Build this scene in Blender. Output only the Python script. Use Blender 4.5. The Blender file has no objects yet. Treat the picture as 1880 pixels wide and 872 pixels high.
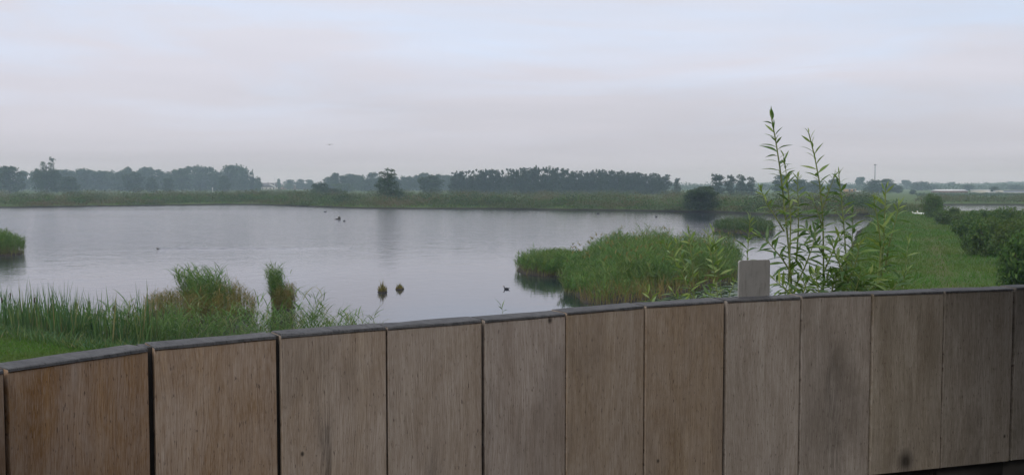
import bpy, bmesh, math, random
import numpy as np
from mathutils import Vector, Matrix

S = bpy.context.scene
COL = S.collection
R = np.random.default_rng(7)
random.seed(7)

# ------------------------------------------------------------------ camera, world, sun, exposure
FPX, HZ, EYE = 1828.0, 340.0, 5.0          # focal length and horizon in photo pixels, eye height above the water
PITCH = math.atan((436.0 - HZ) / FPX)
cam_d = bpy.data.cameras.new('camera')
cam = bpy.data.objects.new('camera', cam_d)
COL.objects.link(cam)
cam_d.sensor_width = 36.0
cam_d.lens = FPX / 1880.0 * 36.0
cam_d.clip_start, cam_d.clip_end = 0.05, 6000.0
cam.location = (0, 0, EYE)
cam.rotation_euler = (math.pi / 2 - PITCH, 0, 0)
S.camera = cam

W = bpy.data.worlds.new('World')
S.world = W
W.use_nodes = True
SUN_AZ = math.radians(205)                 # compass style: 0 = +Y, clockwise
SUN_EL = math.radians(40)


def node_tree_clear(nt):
    for n in list(nt.nodes):
        nt.nodes.remove(n)


class NT:
    """small helper to wire node trees"""
    def __init__(self, nt):
        self.nt = nt

    def n(self, kind, **kw):
        nd = self.nt.nodes.new(kind)
        for k, v in kw.items():
            if k.startswith('i_'):
                key = k[2:]
                key = int(key) if key.isdigit() else key.replace('_', ' ')
                self.put(nd.inputs[key], v)
            else:
                setattr(nd, k, v)
        return nd

    def put(self, sock, v):
        if isinstance(v, bpy.types.NodeSocket):
            self.nt.links.new(v, sock)
        else:
            sock.default_value = v

    def math(self, op, a, b=0.0, c=None, clamp=False):
        nd = self.nt.nodes.new('ShaderNodeMath')
        nd.operation = op
        nd.use_clamp = clamp
        self.put(nd.inputs[0], a)
        self.put(nd.inputs[1], b)
        if c is not None:
            self.put(nd.inputs[2], c)
        return nd.outputs[0]

    def mix(self, f, a, b, blend='MIX'):
        nd = self.nt.nodes.new('ShaderNodeMix')
        nd.data_type = 'RGBA'
        nd.blend_type = blend
        nd.clamp_factor = True
        self.put(nd.inputs[0], f)
        self.put(nd.inputs[6], a)
        self.put(nd.inputs[7], b)
        return nd.outputs[2]

    def ramp(self, f, stops, interp='LINEAR'):
        nd = self.nt.nodes.new('ShaderNodeValToRGB')
        cr = nd.color_ramp
        cr.interpolation = interp
        while len(cr.elements) < len(stops):
            cr.elements.new(0.5)
        for e, (p, c) in zip(cr.elements, stops):
            e.position = p
            e.color = (c if hasattr(c, '__len__') else (c, c, c)) + ((1,) if (hasattr(c, '__len__') and len(c) == 3) else ())  if hasattr(c, '__len__') else (c, c, c, 1)
        self.put(nd.inputs[0], f)
        return nd.outputs[0]

    def noise(self, vec, scale, detail=3.0, rough=0.5, dist=0.0):
        nd = self.nt.nodes.new('ShaderNodeTexNoise')
        self.put(nd.inputs['Vector'], vec)
        self.put(nd.inputs['Scale'], scale)
        self.put(nd.inputs['Detail'], detail)
        self.put(nd.inputs['Roughness'], rough)
        self.put(nd.inputs['Distortion'], dist)
        return nd.outputs['Fac']

    def mapping(self, vec, scale=(1, 1, 1), loc=(0, 0, 0), rot=(0, 0, 0)):
        nd = self.nt.nodes.new('ShaderNodeMapping')
        self.put(nd.inputs['Vector'], vec)
        self.put(nd.inputs['Scale'], scale)
        self.put(nd.inputs['Location'], loc)
        self.put(nd.inputs['Rotation'], rot)
        return nd.outputs[0]


def sky():
    node_tree_clear(W.node_tree)
    t = NT(W.node_tree)
    tc = t.n('ShaderNodeTexCoord').outputs['Generated']
    sep = t.n('ShaderNodeSeparateXYZ')
    t.put(sep.inputs[0], tc)
    z = sep.outputs[2]
    nish = t.n('ShaderNodeTexSky', sky_type='NISHITA', sun_disc=False, sun_elevation=SUN_EL,
               sun_rotation=SUN_AZ, air_density=1.2, dust_density=3.0, ozone_density=1.0)
    # overcast sheet: grey lavender low down, paler higher up
    zz = t.math('MAXIMUM', z, 0.0)
    sheet = t.ramp(zz, [(0.0, (.385, .385, .432)), (0.05, (.435, .432, .488)), (0.11, (.495, .488, .552)), (0.19, (.515, .515, .572)),
                        (0.45, (.65, .655, .70)), (1.0, (.69, .695, .74))])
    den = t.math('ADD', zz, 0.10)
    cmb = t.n('ShaderNodeCombineXYZ')
    t.put(cmb.inputs[0], t.math('DIVIDE', sep.outputs[0], den))
    t.put(cmb.inputs[1], t.math('DIVIDE', sep.outputs[1], den))
    m1 = t.mapping(cmb.outputs[0], scale=(0.55, 0.8, 1), rot=(0, 0, 0.35), loc=(3.1, 1.7, 0))
    n1 = t.noise(m1, 1.0, 5.0, 0.55, 0.6)
    gap = t.ramp(n1, [(0.44, 0.0), (0.66, 1.0)])
    gap = t.math('MULTIPLY', gap, t.ramp(zz, [(0.03, 0.0), (0.13, 1.0)]))
    bluish = t.mix(gap, sheet, (.485, .55, .68, 1))
    m2 = t.mapping(cmb.outputs[0], scale=(0.35, 0.6, 1), rot=(0, 0, -0.25), loc=(0.3, 5.2, 0))
    n2 = t.noise(m2, 0.9, 3.0, 0.5, 0.5)
    veil = t.ramp(n2, [(0.33, 0.92), (0.7, 1.06)])
    cl = t.mix(1.0, bluish, veil, 'MULTIPLY')
    sc = t.n('ShaderNodeVectorMath', operation='SCALE')
    t.put(sc.inputs[0], cl)
    sc.inputs['Scale'].default_value = 10.0
    col = t.mix(0.08, sc.outputs[0], nish.outputs[0])
    bg = t.n('ShaderNodeBackground')
    t.put(bg.inputs['Color'], col)
    bg.inputs['Strength'].default_value = 0.15
    out = t.n('ShaderNodeOutputWorld')
    t.nt.links.new(bg.outputs[0], out.inputs['Surface'])


sky()
sun_d = bpy.data.lights.new('sun', 'SUN')
sun_d.energy = 1.0
sun_d.angle = math.radians(22)
sun_d.color = (1.0, 0.95, 0.88)
sun = bpy.data.objects.new('sun', sun_d)
COL.objects.link(sun)
sun_dir = Vector((math.sin(SUN_AZ) * math.cos(SUN_EL), math.cos(SUN_AZ) * math.cos(SUN_EL), math.sin(SUN_EL)))
sun.rotation_euler = sun_dir.to_track_quat('Z', 'Y').to_euler()

S.view_settings.view_transform = 'Standard'
S.view_settings.look = 'None'
S.view_settings.exposure = 0.0
S.view_settings.gamma = 1.0
S.view_settings.use_curve_mapping = False
S.render.engine = 'CYCLES'
S.cycles.use_denoising = True
S.cycles.max_bounces = 6
S.cycles.diffuse_bounces = 3
S.cycles.glossy_bounces = 3
S.cycles.transmission_bounces = 3
S.cycles.volume_bounces = 1
S.cycles.transparent_max_bounces = 4
S.cycles.sample_clamp_indirect = 4.0

# ------------------------------------------------------------------ helpers
CA, SA = math.cos(PITCH), math.sin(PITCH)


def ray(px, py):
    u, v = (px - 940.0) / FPX, (436.0 - py) / FPX
    return u, CA + v * SA, -SA + v * CA


def G(px, py, z=0.0):
    """where the sight line of a photo pixel meets the height z"""
    dx, dy, dz = ray(px, py)
    k = (z - EYE) / dz
    return np.array([dx * k, dy * k, z])


def at(px, py, D):
    """point on a sight line at forward distance D"""
    dx, dy, dz = ray(px, py)
    k = D / dy
    return np.array([dx * k, D, EYE + dz * k])


def tag(o, label=None, cat=None, group=None, kind=None):
    if label:
        o['label'] = label
    if cat:
        o['category'] = cat
    if group:
        o['group'] = group
    if kind:
        o['kind'] = kind
    return o


def link(name, data, parent=None, loc=(0, 0, 0), rot=(0, 0, 0), scale=(1, 1, 1)):
    o = bpy.data.objects.new(name, data)
    COL.objects.link(o)
    o.location, o.rotation_euler, o.scale = loc, rot, scale
    if parent is not None:
        o.parent = parent
    return o


def thing(name, label, cat, loc=(0, 0, 0), rz=0.0, group=None, scale=(1, 1, 1)):
    return tag(link(name, None, None, loc, (0, 0, rz), scale), label, cat, group)


def mesh(name, verts, faces, mats, uv=None, mi=None, smooth=False):
    """fast mesh from arrays; faces = list of (M,k) arrays; uv = per vertex"""
    if not isinstance(faces, list):
        faces = [faces]
    me = bpy.data.meshes.new(name)
    verts = np.asarray(verts, dtype=np.float32)
    faces = [np.asarray(f, dtype=np.int32) for f in faces if len(f)]
    me.vertices.add(len(verts))
    me.vertices.foreach_set('co', verts.ravel())
    idx = np.concatenate([f.ravel() for f in faces])
    tot = np.concatenate([np.full(len(f), f.shape[1], dtype=np.int32) for f in faces])
    start = np.concatenate([[0], np.cumsum(tot)[:-1]]).astype(np.int32)
    me.loops.add(len(idx))
    me.loops.foreach_set('vertex_index', idx)
    me.polygons.add(len(tot))
    me.polygons.foreach_set('loop_start', start)
    me.polygons.foreach_set('loop_total', tot)
    if mi is not None:
        me.polygons.foreach_set('material_index', np.asarray(mi, dtype=np.int32))
    if smooth:
        me.polygons.foreach_set('use_smooth', np.ones(len(tot), dtype=bool))
    if uv is not None:
        l = me.uv_layers.new(name='UVMap')
        l.data.foreach_set('uv', np.asarray(uv, dtype=np.float32)[idx].ravel())
    for m in (mats if isinstance(mats, (list, tuple)) else [mats]):
        me.materials.append(m)
    me.update(calc_edges=True)
    me.validate()
    return me


class Soup:
    """collects geometry with one uv per vertex"""
    def __init__(self):
        self.v, self.q, self.t, self.uv, self.n = [], [], [], [], 0

    def add(self, v, quads=None, tris=None, uv=None):
        v = np.asarray(v, dtype=np.float64).reshape(-1, 3)
        if quads is not None and len(quads):
            self.q.append(np.asarray(quads).reshape(-1, 4) + self.n)
        if tris is not None and len(tris):
            self.t.append(np.asarray(tris).reshape(-1, 3) + self.n)
        self.v.append(v)
        self.uv.append(np.asarray(uv, dtype=np.float64).reshape(-1, 2) if uv is not None else np.tile([[0.5, 0.5]], (len(v), 1)))
        self.n += len(v)
        return self

    def box(self, lo, hi, rz=0.0, pivot=(0, 0)):
        x0, y0, z0 = lo
        x1, y1, z1 = hi
        v = np.array([[x0, y0, z0], [x1, y0, z0], [x1, y1, z0], [x0, y1, z0], [x0, y0, z1], [x1, y0, z1], [x1, y1, z1], [x0, y1, z1]], float)
        if rz:
            c, s = math.cos(rz), math.sin(rz)
            p = v[:, :2] - pivot
            v[:, 0] = p[:, 0] * c - p[:, 1] * s + pivot[0]
            v[:, 1] = p[:, 0] * s + p[:, 1] * c + pivot[1]
        return self.add(v, quads=[[0, 3, 2, 1], [4, 5, 6, 7], [0, 1, 5, 4], [1, 2, 6, 5], [2, 3, 7, 6], [3, 0, 4, 7]])

    def tube(self, pts, rad, sides=6, u=0.5):
        pts = np.asarray(pts, float)
        rad = np.broadcast_to(np.asarray(rad, float), (len(pts),))
        tan = np.gradient(pts, axis=0)
        tan /= np.linalg.norm(tan, axis=1, keepdims=True) + 1e-9
        ref = np.array([1.0, 0.13, 0.07])
        a = np.cross(tan, ref)
        bad = np.linalg.norm(a, axis=1) < 0.2
        a[bad] = np.cross(tan[bad], [0.1, 1.0, 0.05])
        a /= np.linalg.norm(a, axis=1, keepdims=True)
        b = np.cross(tan, a)
        th = np.arange(sides) / sides * 2 * math.pi
        v = pts[:, None] + rad[:, None, None] * (np.cos(th)[None, :, None] * a[:, None] + np.sin(th)[None, :, None] * b[:, None])
        k = len(pts)
        q = []
        for i in range(k - 1):
            for j in range(sides):
                j2 = (j + 1) % sides
                q.append([i * sides + j, i * sides + j2, (i + 1) * sides + j2, (i + 1) * sides + j])
        tt = np.linspace(0, 1, k)
        uv = np.stack([np.full(k * sides, u), np.repeat(tt, sides)], 1)
        v = v.reshape(-1, 3)
        self.add(v, quads=q, uv=uv)
        self.add(np.vstack([pts[-1:], v[-sides:]]), tris=[[0, 1 + (j + 1) % sides, 1 + j] for j in range(sides)][::-1], uv=np.tile([[u, 1]], (sides + 1, 1)))
        return self

    def ellipsoid(self, c, r, rings=6, segs=9, rot=None):
        v = [[0, 0, -1]]
        for i in range(1, rings):
            ph = -math.pi / 2 + math.pi * i / rings
            for j in range(segs):
                th = 2 * math.pi * j / segs
                v.append([math.cos(ph) * math.cos(th), math.cos(ph) * math.sin(th), math.sin(ph)])
        v.append([0, 0, 1])
        v = np.array(v) * r
        if rot is not None:
            v = v @ np.array(rot.to_3x3()).T
        v = v + c
        t, q = [], []
        for j in range(segs):
            j2 = (j + 1) % segs
            t.append([0, 1 + j2, 1 + j])
            t.append([len(v) - 1, 1 + (rings - 2) * segs + j, 1 + (rings - 2) * segs + j2])
            for i in range(rings - 2):
                q.append([1 + i * segs + j, 1 + i * segs + j2, 1 + (i + 1) * segs + j2, 1 + (i + 1) * segs + j])
        return self.add(v, quads=q, tris=t)

    def mesh(self, name, mats, smooth=False):
        f = []
        if self.q:
            f.append(np.concatenate(self.q))
        if self.t:
            f.append(np.concatenate(self.t))
        return mesh(name, np.concatenate(self.v), f, mats, uv=np.concatenate(self.uv), smooth=smooth)

    def build(self, name, mats, parent=None, loc=(0, 0, 0), rot=(0, 0, 0), smooth=False):
        return link(name, self.mesh(name, mats, smooth), parent, loc, rot)


def leaves(s, pos, out, size, rng, aspect=0.55, spread=0.9):
    """rhombic leaf faces at pos, facing roughly along out"""
    n = len(pos)
    d = out + rng.normal(0, spread, (n, 3))
    d /= np.linalg.norm(d, axis=1, keepdims=True) + 1e-9
    a = np.cross(d, rng.normal(0, 1, (n, 3)))
    a /= np.linalg.norm(a, axis=1, keepdims=True) + 1e-9
    b = np.cross(d, a)
    L = size * rng.uniform(0.6, 1.35, (n, 1))
    Wd = L * aspect
    v = np.stack([pos - a * L * .5, pos + b * Wd * .5 + d * L * .08, pos + a * L * .5, pos - b * Wd * .5 + d * L * .08], 1)
    u = rng.uniform(0, 1, n)
    uv = np.stack([np.repeat(u, 4), np.tile([0, .5, 1, .5], n)], 1)
    q = np.arange(n * 4).reshape(n, 4)
    s.add(v.reshape(-1, 3), quads=q, uv=uv)


def crown(s, lobes, n, size, rng, inner=0.45, aspect=0.6):
    lob = np.array(lobes, float)
    area = (lob[:, 3] * lob[:, 4] + lob[:, 3] * lob[:, 5] + lob[:, 4] * lob[:, 5])
    k = rng.choice(len(lob), n, p=area / area.sum())
    d = rng.normal(0, 1, (n, 3))
    d /= np.linalg.norm(d, axis=1, keepdims=True)
    # clumps: pull the sample directions towards a few random twig directions per lobe
    tw = rng.normal(0, 1, (len(lob), 26, 3))
    tw /= np.linalg.norm(tw, axis=2, keepdims=True)
    pick = tw[k, rng.integers(0, 26, n)]
    d = d * 0.42 + pick
    d /= np.linalg.norm(d, axis=1, keepdims=True)
    r = 1.0 - (1 - inner) * rng.uniform(0, 1, n) ** 1.8
    r *= rng.uniform(0.86, 1.12, n)
    pos = lob[k, :3] + d * lob[k, 3:6] * r[:, None]
    leaves(s, pos, d + np.array([0, 0, .35]), size, rng, aspect)


def blades(s, base, az, L, elev, droop, width, rng, u=None, v0=0.0, v1=1.0, seg=3):
    """curved tapering strips; all arguments arrays of length N"""
    n = len(base)
    t = np.linspace(0, 1, seg + 1)
    h = np.stack([np.cos(az), np.sin(az), np.zeros(n)], 1)
    pts = np.zeros((n, seg + 1, 3))
    pts[:, 0] = base
    for i in range(seg):
        e = elev - droop * (i + .5) / seg
        step = (h * np.cos(e)[:, None] + np.array([0, 0, 1.0]) * np.sin(e)[:, None]) * (L / seg)[:, None]
        pts[:, i + 1] = pts[:, i] + step
    ra = rng.uniform(0, math.pi, n)
    side = np.stack([np.cos(ra), np.sin(ra), np.zeros(n)], 1)
    wf = np.interp(t, [0, .3, .7, 1], [.7, 1, .75, .06])
    off = side[:, None] * (width[:, None] * wf[None])[..., None] * .5
    v = np.stack([pts - off, pts + off], 2)            # n, seg+1, 2, 3
    base_i = (np.arange(n) * (seg + 1) * 2)[:, None, None]
    q1 = np.array([[2 * i, 2 * i + 1, 2 * i + 3, 2 * i + 2] for i in range(seg)])
    q = (base_i + q1[None]).reshape(-1, 4)
    if u is None:
        u = rng.uniform(0, 1, n)
    v0 = np.broadcast_to(v0, (n,))
    v1 = np.broadcast_to(v1, (n,))
    vv = v0[:, None] + (v1 - v0)[:, None] * t[None]
    uv = np.stack([np.repeat(u, (seg + 1) * 2), np.repeat(vv.ravel(), 2)], 1)
    s.add(v.reshape(-1, 3), quads=q, uv=uv)


def inside(poly, x, y):
    poly = np.asarray(poly)
    r = np.zeros(x.shape, bool)
    j = len(poly) - 1
    for i in range(len(poly)):
        xi, yi = poly[i][:2]
        xj, yj = poly[j][:2]
        c = ((yi > y) != (yj > y)) & (x < (xj - xi) * (y - yi) / (yj - yi + 1e-12) + xi)
        r ^= c
        j = i
    return r


def poly_dist(poly, x, y):
    """signed distance, positive inside"""
    best = np.full(x.shape, 1e9)
    n = len(poly)
    for i in range(n):
        ax, ay = poly[i][:2]
        bx, by = poly[(i + 1) % n][:2]
        dx, dy = bx - ax, by - ay
        t = np.clip(((x - ax) * dx + (y - ay) * dy) / (dx * dx + dy * dy + 1e-12), 0, 1)
        best = np.minimum(best, (x - ax - t * dx) ** 2 + (y - ay - t * dy) ** 2)
    d = np.sqrt(best)
    return np.where(inside(poly, x, y), d, -d)


def scatter(poly, n, rng):
    p = np.asarray(poly)[:, :2]
    lo, hi = p.min(0), p.max(0)
    out = np.zeros((0, 2))
    while len(out) < n:
        c = rng.uniform(lo, hi, (n * 2, 2))
        out = np.vstack([out, c[inside(p, c[:, 0], c[:, 1])]])
    return out[:n]


def wob(x, y, f, ph=0.0):
    return (np.sin(x * f + ph + 1.7 * np.sin(y * f * .7 + ph)) + np.sin(y * f * 1.3 + ph * 2 + 1.3 * np.sin(x * f * .6 - ph))) * .5


# ------------------------------------------------------------------ materials
def new_mat(name):
    m = bpy.data.materials.new(name)
    m.use_nodes = True
    node_tree_clear(m.node_tree)
    t = NT(m.node_tree)
    out = t.n('ShaderNodeOutputMaterial')
    return m, t, out


def foliage(name, stops, base=None, base_top=0.4, transl=0.35, rough=0.55, spec=0.25, clump=None):
    """leaf colour from the leaf's own random u; base = colour of old growth low on the plant"""
    m, t, out = new_mat(name)
    uv = t.n('ShaderNodeUVMap')
    sep = t.n('ShaderNodeSeparateXYZ')
    t.put(sep.inputs[0], uv.outputs[0])
    col = t.ramp(sep.outputs[0], stops)
    if clump:
        geo = t.n('ShaderNodeNewGeometry')
        nz = t.noise(geo.outputs['Position'], clump[0], 2.0)
        col = t.mix(t.ramp(nz, [(0.42, 0.0), (0.62, 1.0)]), col, t.mix(clump[2], col, clump[1]))
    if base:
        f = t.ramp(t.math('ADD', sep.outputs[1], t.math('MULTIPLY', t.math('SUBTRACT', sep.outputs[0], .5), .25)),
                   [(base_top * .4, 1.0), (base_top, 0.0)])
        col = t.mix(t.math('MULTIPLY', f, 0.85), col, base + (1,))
    p = t.n('ShaderNodeBsdfPrincipled')
    t.put(p.inputs['Base Color'], col)
    p.inputs['Roughness'].default_value = rough
    p.inputs['Specular IOR Level'].default_value = spec
    tr = t.n('ShaderNodeBsdfTranslucent')
    t.put(tr.inputs['Color'], t.mix(0.5, col, (.16, .24, .03, 1)))
    mx = t.n('ShaderNodeMixShader')
    mx.inputs[0].default_value = transl
    t.nt.links.new(p.outputs[0], mx.inputs[1])
    t.nt.links.new(tr.outputs[0], mx.inputs[2])
    t.nt.links.new(mx.outputs[0], out.inputs['Surface'])
    return m


def plain(name, col, rough=0.7, metal=0.0, var=0.15, scale=6.0, bump=0.0, spec=0.4):
    m, t, out = new_mat(name)
    tc = t.n('ShaderNodeTexCoord').outputs['Object']
    nz = t.noise(tc, scale, 5.0, .6)
    c = t.mix(t.ramp(nz, [(0.3, 0.0), (0.7, 1.0)]), tuple(x * (1 - var) for x in col) + (1,), tuple(min(1, x * (1 + var)) for x in col) + (1,))
    p = t.n('ShaderNodeBsdfPrincipled')
    t.put(p.inputs['Base Color'], c)
    p.inputs['Roughness'].default_value = rough
    p.inputs['Metallic'].default_value = metal
    p.inputs['Specular IOR Level'].default_value = spec
    if bump:
        b = t.n('ShaderNodeBump')
        b.inputs['Strength'].default_value = bump
        b.inputs['Distance'].default_value = 0.01
        t.put(b.inputs['Height'], nz)
        t.nt.links.new(b.outputs[0], p.inputs['Normal'])
    t.nt.links.new(p.outputs[0], out.inputs['Surface'])
    return m


M = {}
M['reed'] = foliage('reed', [(0, (.034, .098, .018)), (.45, (.064, .168, .028)), (.8, (.115, .225, .040)), (1, (.20, .25, .07))],
                    base=(.22, .19, .07), base_top=.48, clump=(0.45, (.14, .16, .045, 1), .45))
M['reed_old'] = foliage('reed_old', [(0, (.085, .105, .022)), (.4, (.16, .14, .032)), (.75, (.24, .16, .045)), (1, (.30, .22, .09))],
                        base=(.12, .085, .04), base_top=.5)
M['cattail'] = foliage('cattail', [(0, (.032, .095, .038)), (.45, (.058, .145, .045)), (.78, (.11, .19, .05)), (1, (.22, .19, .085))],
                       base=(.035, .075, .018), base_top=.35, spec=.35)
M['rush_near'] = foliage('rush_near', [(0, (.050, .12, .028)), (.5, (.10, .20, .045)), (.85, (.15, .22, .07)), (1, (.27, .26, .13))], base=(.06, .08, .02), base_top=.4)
M['grass'] = foliage('grass', [(0, (.045, .12, .012)), (.6, (.065, .17, .016)), (1, (.10, .20, .03))], spec=.15, clump=(.35, (.10, .12, .03, 1), .6))
M['meadow'] = foliage('meadow', [(0, (.040, .12, .016)), (.6, (.064, .175, .020)), (.95, (.085, .17, .03)), (1, (.11, .095, .045))], spec=.12, clump=(.25, (.115, .125, .030, 1), .6))
M['shrub'] = foliage('shrub', [(0, (.028, .070, .014)), (.5, (.052, .122, .022)), (.85, (.095, .17, .032)), (1, (.14, .16, .045))], clump=(.3, (.075, .095, .022, 1), .6), transl=.3)
M['scrub'] = foliage('scrub', [(0, (.032, .062, .016)), (.6, (.050, .090, .024)), (.9, (.070, .100, .030)), (1, (.10, .09, .04))], clump=(.055, (.125, .085, .042, 1), .85), transl=.3)
M['tree'] = foliage('tree', [(0, (.016, .038, .014)), (.5, (.026, .058, .018)), (.9, (.042, .08, .022)), (1, (.06, .085, .028))], transl=.25)
M['tree_light'] = foliage('tree_light', [(0, (.035, .075, .018)), (.5, (.055, .11, .024)), (1, (.09, .14, .035))], transl=.3)
M['pine'] = foliage('pine', [(0, (.012, .030, .014)), (.6, (.022, .048, .020)), (1, (.036, .062, .024))], transl=.15)
M['willow'] = foliage('willow', [(0, (.042, .105, .028)), (.45, (.095, .19, .045)), (.75, (.20, .30, .07)), (1, (.33, .39, .10))], transl=.4, spec=.6, rough=.38)
M['bark'] = plain('bark', (.075, .058, .042), .9, scale=3, var=.35)
M['willow_stem'] = plain('willow_stem', (.16, .19, .055), .55, scale=8, var=.3)
M['cat_head'] = plain('cat_head', (.045, .026, .014), .95, scale=30)
M['black_bird'] = plain('black_bird', (.012, .012, .014), .6)
M['brown_bird'] = plain('brown_bird', (.06, .045, .03), .7)
M['white_bird'] = plain('white_bird', (.8, .8, .78), .7, var=.04)
M['bill'] = plain('bill', (.55, .35, .12), .5)
M['stump'] = plain('stump', (.05, .042, .034), .9, scale=4, var=.4, bump=.5)
M['pale_wood'] = plain('pale_wood', (.35, .32, .25), .85)
M['steel'] = None
M['wall_pale'] = plain('wall_pale', (.66, .62, .55), .85, var=.07)
M['wall_orange'] = plain('wall_orange', (.55, .30, .10), .85, var=.07)
M['wall_brick'] = plain('wall_brick', (.28, .16, .11), .9, var=.12)
M['roof_grey'] = plain('roof_grey', (.30, .29, .28), .8, var=.1)
M['roof_dark'] = plain('roof_dark', (.09, .075, .07), .8, var=.1)
M['roof_light'] = plain('roof_light', (.62, .62, .62), .6, var=.05)
M['blue_band'] = plain('blue_band', (.14, .22, .42), .6, var=.06)
M['pane'] = plain('pane', (.03, .04, .05), .15)
M['mast'] = plain('mast', (.20, .20, .21), .5, metal=.3)
M['lily'] = plain('lily', (.05, .10, .03), .35, scale=1.2, var=.5, spec=.6)
M['dark_oak'] = plain('dark_oak', (.022, .019, .016), .95, scale=9, var=.4)
M['deck'] = plain('deck', (.05, .045, .04), .9, scale=5, var=.3)


def m_ground():
    m, t, out = new_mat('ground')
    geo = t.n('ShaderNodeNewGeometry')
    P = geo.outputs['Position']
    g1 = t.noise(P, .12, 4.0, .6)
    g2 = t.noise(P, 1.6, 5.0, .65)
    col = t.ramp(g1, [(.3, (.050, .085, .022)), (.5, (.065, .115, .026)), (.7, (.095, .125, .040))])
    col = t.mix(t.ramp(g2, [(.4, 0.0), (.75, .6)]), col, (.10, .105, .045, 1))
    # wet mud close to the water line
    sep = t.n('ShaderNodeSeparateXYZ')
    t.put(sep.inputs[0], P)
    wet = t.ramp(t.math('ADD', sep.outputs[2], t.math('MULTIPLY', t.math('SUBTRACT', g2, .5), .1)), [(.12, 1.0), (.44, 0.0)])
    col = t.mix(wet, col, (.026, .022, .015, 1))
    # worn track along the dike, from the attribute laid on the mesh
    at_ = t.n('ShaderNodeAttribute', attribute_name='track')
    w = t.math('MULTIPLY', at_.outputs['Fac'], t.ramp(t.noise(P, .5, 4.0, .6), [(.35, 0.0), (.6, 1.0)]))
    col = t.mix(t.math('MULTIPLY', w, .6), col, (.11, .085, .045, 1))
    p = t.n('ShaderNodeBsdfPrincipled')
    t.put(p.inputs['Base Color'], col)
    p.inputs['Roughness'].default_value = .95
    p.inputs['Specular IOR Level'].default_value = .1
    b = t.n('ShaderNodeBump')
    b.inputs['Strength'].default_value = .5
    b.inputs['Distance'].default_value = .15
    t.put(b.inputs['Height'], g2)
    t.nt.links.new(b.outputs[0], p.inputs['Normal'])
    t.nt.links.new(p.outputs[0], out.inputs['Surface'])
    return m


def m_water():
    m, t, out = new_mat('pond_water')
    geo = t.n('ShaderNodeNewGeometry')
    P = geo.outputs['Position']
    sep = t.n('ShaderNodeSeparateXYZ')
    t.put(sep.inputs[0], P)
    # breeze: the open water on the left and middle is ruffled, the lee of the dike and of the near shore is calm
    px = t.math('ADD', sep.outputs[0], t.math('MULTIPLY', sep.outputs[1], -0.02))
    wide = t.noise(t.mapping(P, scale=(.010, .022, 1)), 1.0, 3.0, .5, .4)
    lee = t.n('ShaderNodeMapRange', interpolation_type='SMOOTHSTEP')
    t.put(lee.inputs[0], t.math('ADD', px, t.math('MULTIPLY', t.math('SUBTRACT', wide, .5), 60.0)))
    for i, v in enumerate((-45.0, 22.0, 1.0, 0.22)):
        lee.inputs[1 + i].default_value = v
    near = t.n('ShaderNodeMapRange', interpolation_type='SMOOTHSTEP')
    t.put(near.inputs[0], sep.outputs[1])
    for i, v in enumerate((38.0, 105.0, 0.12, 1.0)):
        near.inputs[1 + i].default_value = v
    amp = t.math('MULTIPLY', lee.outputs[0], near.outputs[0])
    amp = t.math('MULTIPLY', amp, t.ramp(wide, [(.35, .55), (.65, 1.15)]))
    n1 = t.noise(t.mapping(P, scale=(.9, 1.5, 1), rot=(0, 0, .3)), 1.6, 3.0, .55, .3)
    n2 = t.noise(t.mapping(P, scale=(1, 1.3, 1), rot=(0, 0, -.4)), 5.5, 2.0, .5)
    n3 = t.noise(t.mapping(P, scale=(.35, .30, 1), rot=(0, 0, .5)), 1.0, 3.0, .6, .3)
    hgt = t.math('ADD', t.math('ADD', t.math('MULTIPLY', n1, .075), t.math('MULTIPLY', n2, .018)), t.math('MULTIPLY', n3, .22))
    b = t.n('ShaderNodeBump')
    t.put(b.inputs['Strength'], t.math('MULTIPLY', amp, .9))
    b.inputs['Distance'].default_value = 1.0
    t.put(b.inputs['Height'], hgt)
    p = t.n('ShaderNodeBsdfPrincipled')
    p.inputs['Base Color'].default_value = (.018, .021, .033, 1)
    t.put(p.inputs['Roughness'], t.math('ADD', .03, t.math('MULTIPLY', amp, .10)))
    p.inputs['IOR'].default_value = 1.333
    t.nt.links.new(b.outputs[0], p.inputs['Normal'])
    t.nt.links.new(p.outputs[0], out.inputs['Surface'])
    return m


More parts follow.
